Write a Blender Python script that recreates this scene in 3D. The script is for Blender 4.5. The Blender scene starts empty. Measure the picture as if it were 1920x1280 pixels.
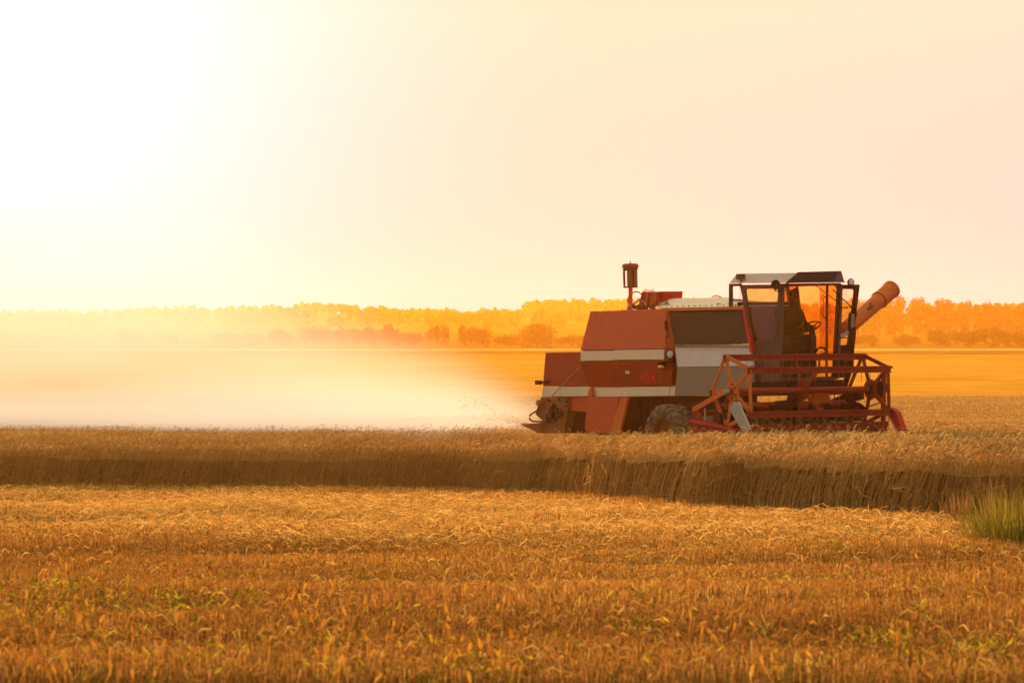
import bpy, bmesh, math, random
import numpy as np
from mathutils import Vector, Matrix, noise as mnoise

rng = np.random.default_rng(7)
random.seed(7)
scene = bpy.context.scene
R = math.radians

# ------------------------------------------------------------------ camera
CAM_H = 1.15
FPX = 6000.0                      # focal length in pixels of a 1920 px wide frame
PITCH = math.atan(171.0 / FPX)
cam_data = bpy.data.cameras.new('camera')
cam_data.sensor_width = 36.0
cam_data.lens = 36.0 * FPX / 1920.0
cam_data.clip_start = 0.5
cam_data.clip_end = 20000.0
cam_data.dof.use_dof = True
cam_data.dof.focus_distance = 58.0
cam_data.dof.aperture_fstop = 7.1
cam = bpy.data.objects.new('camera', cam_data)
scene.collection.objects.link(cam)
cam.location = (0, 0, CAM_H)
cam.rotation_euler = (R(90) + PITCH, 0, 0)
scene.camera = cam

# ------------------------------------------------------------------ sun and sky
SUN_AZ, SUN_EL = R(-10.5), R(8.2)
to_sun = Vector((math.sin(SUN_AZ) * math.cos(SUN_EL), math.cos(SUN_AZ) * math.cos(SUN_EL), math.sin(SUN_EL)))
sun_data = bpy.data.lights.new('sun', 'SUN')
sun_data.energy = 5.0
sun_data.angle = R(0.53)
sun_data.color = (1.0, 0.545, 0.28)
sun = bpy.data.objects.new('sun', sun_data)
scene.collection.objects.link(sun)
sun.rotation_euler = to_sun.to_track_quat('Z', 'Y').to_euler()

SKY_A, SKY_K, GLOW = 29.5, 120.0, 0.27
world = bpy.data.worlds.new("World")
scene.world = world
world.use_nodes = True
wn = world.node_tree
for n in list(wn.nodes):
    wn.nodes.remove(n)
wo = wn.nodes.new('ShaderNodeOutputWorld')
bg = wn.nodes.new('ShaderNodeBackground')
sky = wn.nodes.new('ShaderNodeTexSky')
sky.sky_type = 'NISHITA'
sky.sun_disc = False
sky.sun_elevation = SUN_EL
sky.sun_rotation = SUN_AZ
sky.air_density = 1.0
sky.dust_density = 1.0
sky.ozone_density = 1.0
tint = wn.nodes.new('ShaderNodeMix')
tint.data_type = 'RGBA'; tint.blend_type = 'MULTIPLY'
tint.inputs[0].default_value = 1.0
tint.inputs[7].default_value = (0.92, 0.78, 0.95, 1.0)     # warm white balance of the evening
wn.links.new(sky.outputs[0], tint.inputs[6])
# milky air: most of the sky's own colour is washed out
lum0 = wn.nodes.new('ShaderNodeRGBToBW'); wn.links.new(tint.outputs[2], lum0.inputs[0])
veil = wn.nodes.new('ShaderNodeVectorMath'); veil.operation = 'SCALE'; veil.inputs[0].default_value = (0.95, 1.25, 1.38)
wn.links.new(lum0.outputs[0], veil.inputs['Scale'])
milk = wn.nodes.new('ShaderNodeMix'); milk.data_type = 'RGBA'; milk.inputs[0].default_value = 0.75
wn.links.new(tint.outputs[2], milk.inputs[6]); wn.links.new(veil.outputs[0], milk.inputs[7])
# soft shoulder: the bright ring of sky round the sun is held back as a camera holds it
lum = wn.nodes.new('ShaderNodeRGBToBW'); wn.links.new(milk.outputs[2], lum.inputs[0])
den = wn.nodes.new('ShaderNodeMath'); den.operation = 'MULTIPLY_ADD'
wn.links.new(lum.outputs[0], den.inputs[0]); den.inputs[1].default_value = SKY_K * 0.15; den.inputs[2].default_value = 1.0
gain = wn.nodes.new('ShaderNodeMath'); gain.operation = 'DIVIDE'; gain.inputs[0].default_value = SKY_A
wn.links.new(den.outputs[0], gain.inputs[1])
vm = wn.nodes.new('ShaderNodeVectorMath'); vm.operation = 'SCALE'
wn.links.new(milk.outputs[2], vm.inputs[0]); wn.links.new(gain.outputs[0], vm.inputs['Scale'])
# the aureole: air glowing white round the sun
wtc = wn.nodes.new('ShaderNodeTexCoord')
dot = wn.nodes.new('ShaderNodeVectorMath'); dot.operation = 'DOT_PRODUCT'; dot.inputs[1].default_value = to_sun
wn.links.new(wtc.outputs['Generated'], dot.inputs[0])
aur0 = wn.nodes.new('ShaderNodeMapRange')
aur0.inputs[1].default_value = math.cos(R(13.0)); aur0.inputs[2].default_value = 1.0
wn.links.new(dot.outputs['Value'], aur0.inputs[0])
aur1 = wn.nodes.new('ShaderNodeMath'); aur1.operation = 'POWER'; aur1.inputs[1].default_value = 3.0
wn.links.new(aur0.outputs[0], aur1.inputs[0])
aur = wn.nodes.new('ShaderNodeMath'); aur.operation = 'MULTIPLY'; aur.inputs[1].default_value = GLOW / 0.15
wn.links.new(aur1.outputs[0], aur.inputs[0])
ac = wn.nodes.new('ShaderNodeVectorMath'); ac.operation = 'SCALE'; ac.inputs[0].default_value = (0.8, 0.68, 1.20)
wn.links.new(aur.outputs[0], ac.inputs['Scale'])
# sky tint by height; unseen overhead part brightened as added fill on the machine
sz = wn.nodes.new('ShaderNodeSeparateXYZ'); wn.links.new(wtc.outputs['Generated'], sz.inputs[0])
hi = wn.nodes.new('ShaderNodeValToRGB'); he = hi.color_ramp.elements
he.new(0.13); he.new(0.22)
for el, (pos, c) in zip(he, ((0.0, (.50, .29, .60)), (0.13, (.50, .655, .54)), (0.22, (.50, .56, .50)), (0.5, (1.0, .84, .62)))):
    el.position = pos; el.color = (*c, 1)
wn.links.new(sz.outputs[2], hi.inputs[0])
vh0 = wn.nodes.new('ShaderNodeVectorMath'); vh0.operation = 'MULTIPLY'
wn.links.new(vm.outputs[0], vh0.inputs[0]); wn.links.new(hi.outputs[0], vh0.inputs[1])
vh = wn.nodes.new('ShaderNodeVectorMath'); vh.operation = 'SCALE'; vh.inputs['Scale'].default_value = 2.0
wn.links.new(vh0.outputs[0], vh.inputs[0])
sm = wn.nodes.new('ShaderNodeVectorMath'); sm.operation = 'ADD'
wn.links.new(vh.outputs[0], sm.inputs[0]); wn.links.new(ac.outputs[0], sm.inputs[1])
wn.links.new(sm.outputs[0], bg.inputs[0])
bg.inputs[1].default_value = 0.15
wn.links.new(bg.outputs[0], wo.inputs[0])

scene.view_settings.view_transform = 'Standard'
scene.view_settings.look = 'None'
scene.view_settings.exposure = 1.06
scene.view_settings.gamma = 1.0
scene.render.engine = 'CYCLES'
scene.cycles.max_bounces = 6
scene.cycles.diffuse_bounces = 3
scene.cycles.glossy_bounces = 3
scene.cycles.transmission_bounces = 4
scene.cycles.transparent_max_bounces = 12
scene.cycles.volume_bounces = 1
scene.cycles.volume_step_rate = 1.0
scene.cycles.volume_max_steps = 96
scene.cycles.use_denoising = True
scene.cycles.sample_clamp_indirect = 4.0

# ------------------------------------------------------------------ helpers
COL = scene.collection

def smooth(a, b, x):
    t = np.clip((np.asarray(x, float) - a) / (b - a), 0, 1)
    return t * t * (3 - 2 * t)

def new_mat(name):
    m = bpy.data.materials.new(name)
    m.use_nodes = True
    nt = m.node_tree
    for n in list(nt.nodes):
        nt.nodes.remove(n)
    return m, nt, nt.nodes.new('ShaderNodeOutputMaterial')

def N(nt, kind, **kw):
    n = nt.nodes.new(kind)
    for k, v in kw.items():
        setattr(n, k, v)
    return n

def ramp(nt, fac, stops, interp='LINEAR'):
    r = nt.nodes.new('ShaderNodeValToRGB')
    r.color_ramp.interpolation = interp
    e = r.color_ramp.elements
    while len(e) < len(stops):
        e.new(0.5)
    for i, (p, c) in enumerate(stops):
        e[i].position = p
        e[i].color = (*c, 1.0) if len(c) == 3 else c
    nt.links.new(fac, r.inputs[0])
    return r

def noise_tex(nt, scale, detail=4.0, rough=0.6, coord='Object', vec_scale=None):
    tc = nt.nodes.new('ShaderNodeTexCoord')
    src = tc.outputs[coord]
    if vec_scale:
        mp = nt.nodes.new('ShaderNodeMapping')
        mp.inputs['Scale'].default_value = vec_scale
        nt.links.new(src, mp.inputs[0])
        src = mp.outputs[0]
    n = nt.nodes.new('ShaderNodeTexNoise')
    n.inputs['Scale'].default_value = scale
    n.inputs['Detail'].default_value = detail
    n.inputs['Roughness'].default_value = rough
    nt.links.new(src, n.inputs[0])
    return n

def mixc(nt, fac, a, b, blend='MIX'):
    m = nt.nodes.new('ShaderNodeMix')
    m.data_type = 'RGBA'
    m.blend_type = blend
    if isinstance(fac, (int, float)):
        m.inputs[0].default_value = fac
    else:
        nt.links.new(fac, m.inputs[0])
    for idx, c in ((6, a), (7, b)):
        if isinstance(c, tuple):
            m.inputs[idx].default_value = (*c, 1.0) if len(c) == 3 else c
        else:
            nt.links.new(c, m.inputs[idx])
    return m.outputs[2]

def paint(name, col, rough=0.45, dust=(0.30, 0.19, 0.10), dust_amt=0.35, metal=0.0, streak=False, spec=0.14, worn=None):
    """painted or bare sheet metal with field dust, faint stains and slight unevenness"""
    m, nt, out = new_mat(name)
    b = N(nt, 'ShaderNodeBsdfPrincipled')
    n1 = noise_tex(nt, 1.7, 6, 0.65)
    n2 = noise_tex(nt, 9.0, 8, 0.7, vec_scale=(1, 1, 0.25) if streak else None)
    r1 = ramp(nt, n1.outputs[0], [(0.35, (0, 0, 0)), (0.75, (1, 1, 1))])
    r2 = ramp(nt, n2.outputs[0], [(0.45, (0, 0, 0)), (0.78, (1, 1, 1))])
    mul = N(nt, 'ShaderNodeMath', operation='MULTIPLY_ADD')
    nt.links.new(r1.outputs[0], mul.inputs[0]); mul.inputs[1].default_value = dust_amt * 0.55
    mul2 = N(nt, 'ShaderNodeMath', operation='MULTIPLY')
    nt.links.new(r2.outputs[0], mul2.inputs[0]); mul2.inputs[1].default_value = dust_amt * 0.8
    nt.links.new(mul2.outputs[0], mul.inputs[2])
    dark = tuple(c * 0.86 for c in col)
    light = tuple(min(1, c * 1.07) for c in col)
    base = ramp(nt, n2.outputs[0], [(0.3, dark), (0.7, light)])
    c = mixc(nt, mul.outputs[0], base.outputs[0], dust)
    if worn:
        n3 = noise_tex(nt, 23.0, 5, 0.6)
        r3 = ramp(nt, n3.outputs[0], [(0.64, (0, 0, 0)), (0.68, (1, 1, 1))])
        c = mixc(nt, r3.outputs[0], c, worn)
    nt.links.new(c, b.inputs['Base Color'])
    rr = N(nt, 'ShaderNodeMapRange')
    rough = min(1, rough + .12); rr.inputs[3].default_value = rough; rr.inputs[4].default_value = min(1, rough + 0.35)
    nt.links.new(mul.outputs[0], rr.inputs[0]); nt.links.new(rr.outputs[0], b.inputs['Roughness'])
    b.inputs['Metallic'].default_value = metal
    b.inputs['Specular IOR Level'].default_value = spec
    bp = N(nt, 'ShaderNodeBump'); bp.inputs['Strength'].default_value = 0.15; bp.inputs['Distance'].default_value = 0.01
    nt.links.new(n1.outputs[0], bp.inputs['Height']); nt.links.new(bp.outputs[0], b.inputs['Normal'])
    nt.links.new(b.outputs[0], out.inputs[0])
    return m

def plant_mat(name, stops, trans=0.45, patch=None):
    """straw, leaves and ears: a colour picked per plant, half of the light passing through"""
    m, nt, out = new_mat(name)
    at = N(nt, 'ShaderNodeAttribute', attribute_name='tint')
    c = ramp(nt, at.outputs['Fac'], stops).outputs[0]
    if patch:
        n = noise_tex(nt, patch[0], 3, 0.6, coord='Object')
        r = ramp(nt, n.outputs[0], [(0.4, (0, 0, 0)), (0.62, (1, 1, 1))])
        c = mixc(nt, r.outputs[0], c, mixc(nt, 1.0, c, patch[1], 'MULTIPLY'))
    d = N(nt, 'ShaderNodeBsdfDiffuse'); t = N(nt, 'ShaderNodeBsdfTranslucent')
    g = N(nt, 'ShaderNodeBsdfGlossy'); g.inputs['Roughness'].default_value = 0.5
    mx = N(nt, 'ShaderNodeMixShader'); mx.inputs[0].default_value = trans
    m2 = N(nt, 'ShaderNodeMixShader'); m2.inputs[0].default_value = 0.06
    nt.links.new(c, d.inputs[0]); nt.links.new(c, t.inputs[0]); nt.links.new(c, g.inputs[0])
    nt.links.new(d.outputs[0], mx.inputs[1]); nt.links.new(t.outputs[0], mx.inputs[2])
    nt.links.new(mx.outputs[0], m2.inputs[1]); nt.links.new(g.outputs[0], m2.inputs[2])
    nt.links.new(m2.outputs[0], out.inputs[0])
    return m

def tag(o, label=None, cat=None, group=None, kind=None):
    if label: o['label'] = label
    if cat: o['category'] = cat
    if group: o['group'] = group
    if kind: o['kind'] = kind
    return o

def np_mesh(name, verts, faces, mat=None, tint=None, parent=None, shade=False):
    """faces: (M,4) or (M,3) integer array"""
    me = bpy.data.meshes.new(name)
    verts = np.asarray(verts, np.float32); faces = np.asarray(faces, np.int32)
    k = faces.shape[1]
    me.vertices.add(len(verts)); me.vertices.foreach_set('co', verts.ravel())
    me.loops.add(faces.size); me.loops.foreach_set('vertex_index', faces.ravel())
    me.polygons.add(len(faces))
    me.polygons.foreach_set('loop_start', np.arange(0, faces.size, k, dtype=np.int32))
    me.polygons.foreach_set('loop_total', np.full(len(faces), k, np.int32))
    if shade:
        me.polygons.foreach_set('use_smooth', np.ones(len(faces), bool))
    if tint is not None:
        a = me.attributes.new('tint', 'FLOAT', 'POINT')
        a.data.foreach_set('value', np.asarray(tint, np.float32))
    me.update(calc_edges=True)
    if mat: me.materials.append(mat)
    o = bpy.data.objects.new(name, me)
    COL.objects.link(o)
    if parent: o.parent = parent
    return o

class Ribbons:
    """collects bent blades; every blade is a strip of quads with its own colour value"""
    def __init__(self): self.v, self.f, self.t, self.n = [], [], [], 0
    def add(self, P, W, S, T):
        P = np.asarray(P, float); n, k, _ = P.shape
        W = np.broadcast_to(W, (n, k)); S = np.asarray(S, float)
        S = np.broadcast_to(S[:, None, :], (n, k, 3)) if S.ndim == 2 else S
        L = P - S * W[..., None] / 2; Rr = P + S * W[..., None] / 2
        V = np.stack([L, Rr], 2).reshape(n * k * 2, 3)
        base = (np.arange(n) * k * 2)[:, None] + (np.arange(k - 1) * 2)[None, :] + self.n
        F = np.stack([base, base + 1, base + 3, base + 2], -1).reshape(-1, 4)
        self.v.append(V); self.f.append(F); self.t.append(np.repeat(T, k * 2)); self.n += len(V)
    def build(self, name, mat, parent=None):
        return np_mesh(name, np.concatenate(self.v), np.concatenate(self.f), mat, np.concatenate(self.t), parent)

def vnoise(x, y, scale, seed=0):
    """smooth value noise on arrays, 0..1"""
    x = np.asarray(x, float) / scale + seed * 17.3; y = np.asarray(y, float) / scale + seed * 9.1
    xi, yi = np.floor(x).astype(np.int64), np.floor(y).astype(np.int64)
    fx, fy = x - xi, y - yi
    fx = fx * fx * (3 - 2 * fx); fy = fy * fy * (3 - 2 * fy)
    def h(a, b):
        n = (a * 374761393 + b * 668265263 + seed * 1442695) & 0xffffffff
        n = ((n ^ (n >> 13)) * 1274126177) & 0xffffffff
        return ((n ^ (n >> 16)) & 0xffff) / 65535.0
    return (h(xi, yi) * (1 - fx) + h(xi + 1, yi) * fx) * (1 - fy) + (h(xi, yi + 1) * (1 - fx) + h(xi + 1, yi + 1) * fx) * fy

# ------------------------------------------------------------------ the lie of the land
EDGE_T = np.array([-960, -500, -110, 40, 140, 340, 540, 740, 960, 1500]) / FPX        # x / y
EDGE_Y = np.array([66.5, 66, 64.5, 61, 56, 49, 45.5, 41.5, 39, 36])
def edge_y(x):
    """distance of the near edge of the standing wheat for a given x"""
    ex = EDGE_T * EDGE_Y
    return np.interp(x, ex, EDGE_Y) + (vnoise(x, 0 * np.asarray(x), 1.7, 3) - .5) * 0.9
PROF_Y = np.array([-400, 0, 75, 110, 150, 190, 215, 250, 290, 350, 420, 600, 950, 1300, 1700, 2200, 2450])
PROF_Z = np.array([0, 0, -.04, .22, 1.0, 1.95, 2.45, 2.3, 2.6, 5.0, 7.6, 13.6, 26.2, 40, 56, 78, 76])
RID_T = np.array([-1200, -960, -700, -500, -400, -310, -200, -50, 90, 300, 800, 1200]) / FPX
RID_D = np.array([-1.5, -.5, 0, 1.5, 3, 2.5, -1, -1, 1.5, 3, 3, 3.0])
def ground_z(x, y):
    x = np.asarray(x, float); y = np.asarray(y, float)
    e = np.interp(x, EDGE_T * EDGE_Y, EDGE_Y)
    z = np.interp(y, PROF_Y, PROF_Z)
    z = z + 0.36 * smooth(-1, 8.5, y - e)
    far = smooth(1300, 2200, y)
    z = z + far * np.interp(x / np.maximum(y, 1), RID_T, RID_D) + far * (vnoise(x, y, 130, 2) - .5) * 4
    near = 1 - smooth(-6, 2, y - e)
    z = z + near * ((vnoise(x, y * 2.2, 6, 5) - .5) * 0.20 + (vnoise(x, y, 1.3, 6) - .5) * 0.03)
    return z
def pix(px, py, y):
    """world point at distance y seen at full-size pixel (px, py)"""
    a, b = px - 960, 640 - py
    c, s = math.cos(PITCH), math.sin(PITCH)
    d = Vector((a, FPX * c - b * s, FPX * s + b * c))
    return Vector((0, 0, CAM_H)) + d * (y / d.y)
# ------------------------------------------------------------------ ground sheet
def build_ground():
    ys = np.concatenate([np.linspace(-60, 10, 15), np.linspace(11, 110, 200), np.geomspace(112, 2450, 190)])
    ts = np.linspace(-1, 1, 181)
    W = 60 + 0.62 * np.maximum(ys, 0)
    X = W[:, None] * (np.sign(ts) * np.abs(ts) ** 1.5)[None, :]
    Y = np.broadcast_to(ys[:, None], X.shape)
    Z = ground_z(X, Y)
    n, k = X.shape
    idx = np.arange(n * k).reshape(n, k)
    F = np.stack([idx[:-1, :-1], idx[:-1, 1:], idx[1:, 1:], idx[1:, :-1]], -1).reshape(-1, 4)
    m, nt, out = new_mat('field_soil')
    geo = N(nt, 'ShaderNodeNewGeometry')
    sep = N(nt, 'ShaderNodeSeparateXYZ'); nt.links.new(geo.outputs['Position'], sep.inputs[0])
    nA = noise_tex(nt, 0.012, 4, 0.6, vec_scale=(1, 3, 1))
    ma = N(nt, 'ShaderNodeMath', operation='MULTIPLY_ADD'); ma.inputs[1].default_value = 60; ma.inputs[2].default_value = -30
    nt.links.new(nA.outputs[0], ma.inputs[0])
    add = N(nt, 'ShaderNodeMath', operation='ADD'); nt.links.new(sep.outputs[1], add.inputs[0]); nt.links.new(ma.outputs[0], add.inputs[1])
    dv = N(nt, 'ShaderNodeMath', operation='DIVIDE'); nt.links.new(add.outputs[0], dv.inputs[0]); dv.inputs[1].default_value = 1600
    straw, gold, green, dgreen, pale = (.62, .24, .02), (.70, .29, .028), (.26, .15, .012), (.18, .10, .01), (.70, .46, .14)
    bands = ramp(nt, dv.outputs[0], [(0.0, straw), (0.13, straw), (0.215, gold), (0.40, gold), (0.42, straw), (0.47, straw), (0.485, dgreen),
                                      (0.525, green), (0.545, pale), (0.552, pale), (0.562, green), (0.60, dgreen), (1.0, dgreen)])
    nB = noise_tex(nt, 6.0, 8, 0.75)
    near = ramp(nt, nB.outputs[0], [(0.3, (0.07, 0.04, 0.018)), (0.55, (0.20, 0.115, 0.045)), (0.75, (0.34, 0.21, 0.085))])
    gate = N(nt, 'ShaderNodeMapRange'); gate.inputs[1].default_value = 90; gate.inputs[2].default_value = 200
    nt.links.new(sep.outputs[1], gate.inputs[0])
    c = mixc(nt, gate.outputs[0], near.outputs[0], bands.outputs[0])
    nC = noise_tex(nt, 0.05, 6, 0.7)
    rC = ramp(nt, nC.outputs[0], [(0.34, (.66, .64, .62)), (0.66, (1.15, 1.15, 1.15))])
    c = mixc(nt, 1.0, c, rC.outputs[0], 'MULTIPLY')
    b = N(nt, 'ShaderNodeBsdfDiffuse'); nt.links.new(c, b.inputs[0])
    bp = N(nt, 'ShaderNodeBump'); bp.inputs['Strength'].default_value = 0.6; bp.inputs['Distance'].default_value = 0.05
    nt.links.new(nB.outputs[0], bp.inputs['Height']); nt.links.new(bp.outputs[0], b.inputs['Normal'])
    nt.links.new(b.outputs[0], out.inputs[0])
    o = np_mesh('ground', np.stack([X, Y, Z], -1).reshape(-1, 3), F, m, shade=True)
    tag(o, 'rolling farmland, straw coloured fields rising to a low wooded hill', kind='structure')
build_ground()
# ------------------------------------------------------------------ combine harvester
# own axes: u forward, v across (0 = side towards the road edge, 1.5 = far side), z up
HEAD, ROLL = R(59.0), R(1.6)
O_Y = 62.0
O_X = (1465 - 960) / FPX * O_Y
O_Z = float(ground_z(O_X, O_Y)) - 0.02
ch, sh = math.cos(HEAD), math.sin(HEAD)
au = Vector((ch, -sh, 0)); av = Vector((sh * math.cos(ROLL), ch * math.cos(ROLL), math.sin(ROLL))); aw = au.cross(av)
FRAME = Matrix((au, av, aw)).transposed().to_4x4()
FRAME.translation = Vector((O_X, O_Y, O_Z))
FINV = FRAME.inverted()
CAML = FINV @ Vector((0, 0, CAM_H))
WID = 1.5

def ray_l(px, py):
    return (FINV @ pix(px, py, 60.0)) - CAML
def P(px, py, v=0.0):
    """local point of the machine's upright lengthwise plane v seen at (px,py)"""
    d = ray_l(px, py); return CAML + d * ((v - CAML.y) / d.y)
def Q(px, py, u=0.0):
    """the same for a crosswise plane u"""
    d = ray_l(px, py); return CAML + d * ((u - CAML.x) / d.x)

M_red = paint('faded_red_paint', (.55, .070, .014), 0.45, (.46, .13, .04), .28, worn=(.52, .22, .12))
M_red2 = paint('deep_red_paint', (.35, .032, .005), 0.45, (.40, .10, .03), .24, worn=(.42, .14, .07))
M_reel = paint('reel_red_paint', (.28, .020, .006), 0.40, (.34, .10, .03), .18)
M_orange = paint('orange_red_paint', (.60, .105, .012), 0.4, (.52, .20, .06), .28, worn=(.34, .10, .05))
M_brightred = paint('bright_red_paint', (.52, .018, .012), 0.4, (.42, .12, .06), .15)
M_dark = paint('dark_red_frame', (.035, .006, .003), 0.6, (.06, .02, .01), .2)
M_cream = paint('cream_paint', (.80, .54, .31), 0.5, (.48, .31, .15), .35)
M_white = paint('bare_light_metal', (.72, .565, .43), 0.4, (.52, .36, .22), .5, metal=.1, streak=True)
M_grey = paint('grey_panel_paint', (.28, .20, .12), 0.5, (.28, .18, .10), .4, streak=True)
M_mesh = paint('dark_tank_screen', (.060, .033, .014), 0.7, (.10, .055, .025), .3)
M_cab = paint('brown_cab_paint', (.11, .052, .030), 0.45, (.20, .11, .05), .3)
M_roof = paint('dusty_cab_roof', (.52, .37, .25), 0.45, (.50, .33, .18), .5)
M_tin = paint('tank_cover_tin', (.90, .62, .34), 0.5, (.55, .36, .16), .45)
M_visor = paint('dark_visor_plastic', (.028, .012, .006), 0.45, (.07, .03, .012), .25)
M_steel = paint('worn_steel', (.42, .32, .22), 0.35, (.30, .18, .09), .4, metal=.5)
M_rust = paint('rusty_iron', (.22, .065, .018), 0.7, (.34, .13, .04), .5, worn=(.40, .22, .12))
M_black = paint('black_iron', (.016, .010, .007), 0.5, (.07, .035, .015), .25)
M_rubber = paint('tyre_rubber', (.052, .034, .02), 0.8, (.42, .27, .12), .9, spec=.2)
M_board = paint('weathered_board', (.44, .36, .25), 0.6, (.20, .14, .09), .8, worn=(.12, .10, .08))
M_chaff = paint('chaff_layer', (.52, .34, .14), 0.9, (.34, .22, .09), .5)
M_cloth = paint('dark_work_cloth', (.05, .030, .018), 0.85, (.06, .04, .02), .2)
M_skin = paint('tanned_skin', (.30, .13, .07), 0.6, (.25, .1, .05), .1)
M_hair = paint('dark_hair', (.02, .013, .008), 0.7, (.03, .02, .01), .1)

def glass_mat(name, tintc, gloss=0.10):
    m, nt, out = new_mat(name)
    t = N(nt, 'ShaderNodeBsdfTransparent'); t.inputs[0].default_value = (*tintc, 1)
    n = noise_tex(nt, 3.0, 6, .7)
    dd = N(nt, 'ShaderNodeBsdfDiffuse'); dd.inputs[0].default_value = (.38, .22, .1, 1)
    g = N(nt, 'ShaderNodeBsdfGlossy'); g.inputs['Roughness'].default_value = 0.03
    r = ramp(nt, n.outputs[0], [(0.4, (.03, .03, .03)), (0.8, (.16, .16, .16))])
    a = N(nt, 'ShaderNodeMixShader'); nt.links.new(r.outputs[0], a.inputs[0])
    nt.links.new(t.outputs[0], a.inputs[1]); nt.links.new(dd.outputs[0], a.inputs[2])
    f = N(nt, 'ShaderNodeLayerWeight'); f.inputs[0].default_value = .25
    fm = N(nt, 'ShaderNodeMath', operation='MULTIPLY'); fm.inputs[1].default_value = .16; nt.links.new(f.outputs['Facing'], fm.inputs[0])
    b = N(nt, 'ShaderNodeMixShader'); nt.links.new(fm.outputs[0], b.inputs[0])
    nt.links.new(a.outputs[0], b.inputs[1]); nt.links.new(g.outputs[0], b.inputs[2])
    nt.links.new(b.outputs[0], out.inputs[0])
    return m
M_glass = glass_mat('dusty_tinted_glass', (.98, .77, .38))
M_glass2 = glass_mat('clear_dusty_glass', (.985, .93, .80))

def lens_mat(name, col, rough=.12):
    m, nt, out = new_mat(name)
    b = N(nt, 'ShaderNodeBsdfPrincipled'); b.inputs['Base Color'].default_value = (*col, 1); b.inputs['Roughness'].default_value = rough
    b.inputs['Coat Weight'].default_value = .6
    nt.links.new(b.outputs[0], out.inputs[0]); return m
M_lens = lens_mat('lamp_lens', (.62, .54, .44)); M_amber = lens_mat('amber_lens', (.9, .42, .05), .2)
M_sticker = lens_mat('sticker', (.6, .46, .32), .6)
M_mirror = lens_mat('mirror_glass', (.35, .18, .08), .05)

def bm_obj(name, bm, mat, parent=None, bevel=0.0, smooth_=False):
    """one object; pieces that do not touch one another become separate parts of the same name"""
    bmesh.ops.recalc_face_normals(bm, faces=bm.faces)
    bm.verts.index_update(); nv = len(bm.verts); lab = list(range(nv))
    def find(i):
        while lab[i] != i: lab[i] = lab[lab[i]]; i = lab[i]
        return i
    for e in bm.edges:
        i, j = find(e.verts[0].index), find(e.verts[1].index)
        if i != j: lab[i] = j
    isl = {}
    for v in bm.verts: isl.setdefault(find(v.index), []).append(v.co)
    keys = list(isl); bb = []
    for k in keys:
        c = isl[k]; bb.append([min(p[i] for p in c) - .006 for i in range(3)] + [max(p[i] for p in c) + .006 for i in range(3)])
    grp = list(range(len(keys)))
    def gf(i):
        while grp[i] != i: i = grp[i]
        return i
    if name not in ('tread', 'trunk') and len(keys) > 1:
        for i in range(len(keys)):
            for j in range(i + 1, len(keys)):
                if all(bb[i][q] <= bb[j][q + 3] and bb[j][q] <= bb[i][q + 3] for q in range(3)): grp[gf(i)] = gf(j)
    else: grp = [0] * len(keys)
    groups = sorted({gf(i) for i in range(len(keys))})
    side = {v.index: gf(keys.index(find(v.index))) for v in bm.verts} if len(groups) > 1 else None
    first = None
    for g in groups:
        b2 = bm.copy() if len(groups) > 1 else bm
        if len(groups) > 1:
            b2.verts.ensure_lookup_table(); bmesh.ops.delete(b2, geom=[v for i, v in enumerate(b2.verts) if side[i] != g], context='VERTS')
        if bevel:
            bmesh.ops.bevel(b2, geom=list(b2.edges), offset=bevel, segments=2, profile=.6, affect='EDGES', clamp_overlap=True)
        me = bpy.data.meshes.new(name); b2.to_mesh(me); b2.free()
        me.materials.append(mat)
        if smooth_:
            for p in me.polygons: p.use_smooth = True
            me.set_sharp_from_angle(angle=R(42))
        o = bpy.data.objects.new(name, me); COL.objects.link(o)
        if parent: o.parent = parent
        first = first or o
    if len(groups) > 1: bm.free()
    return first

def add_loft(bm, A, B):
    """solid between two polygons with the same number of corners"""
    a = [bm.verts.new(p) for p in A]; b = [bm.verts.new(p) for p in B]
    n = len(a)
    bm.faces.new(a); bm.faces.new(list(reversed(b)))
    for i in range(n):
        bm.faces.new((a[i], b[i], b[(i + 1) % n], a[(i + 1) % n]))
def solid(name, A, mat, parent, depth=None, B=None, bevel=.008):
    """A: outline on the near side; extruded across by depth, or mirrored about the middle of the machine"""
    bm = bmesh.new(); A = [Vector(p) for p in A]
    if B is None:
        B = [Vector((p.x, p.y + depth, p.z)) if depth is not None else Vector((p.x, WID - p.y, p.z)) for p in A]
    add_loft(bm, A, B)
    return bm_obj(name, bm, mat, parent, bevel)
def add_box(bm, lo, hi):
    x0, y0, z0 = lo; x1, y1, z1 = hi
    add_loft(bm, [Vector((x0, y0, z0)), Vector((x1, y0, z0)), Vector((x1, y0, z1)), Vector((x0, y0, z1))],
             [Vector((x0, y1, z0)), Vector((x1, y1, z0)), Vector((x1, y1, z1)), Vector((x0, y1, z1))])
def box(name, lo, hi, mat, parent, bevel=.006):
    bm = bmesh.new(); add_box(bm, lo, hi); return bm_obj(name, bm, mat, parent, bevel)
def add_bar(bm, a, b, w, h, up=Vector((0, 0, 1))):
    """rectangular bar from a to b; w across, h along 'up'"""
    a, b = Vector(a), Vector(b); d = (b - a).normalized()
    s = d.cross(up)
    if s.length < 1e-4: s = d.cross(Vector((1, 0, 0)))
    s.normalize(); t = s.cross(d).normalized()
    c = [(-1, -1), (1, -1), (1, 1), (-1, 1)]
    add_loft(bm, [a + s * (i * w / 2) + t * (j * h / 2) for i, j in c], [b + s * (i * w / 2) + t * (j * h / 2) for i, j in c])
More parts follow.
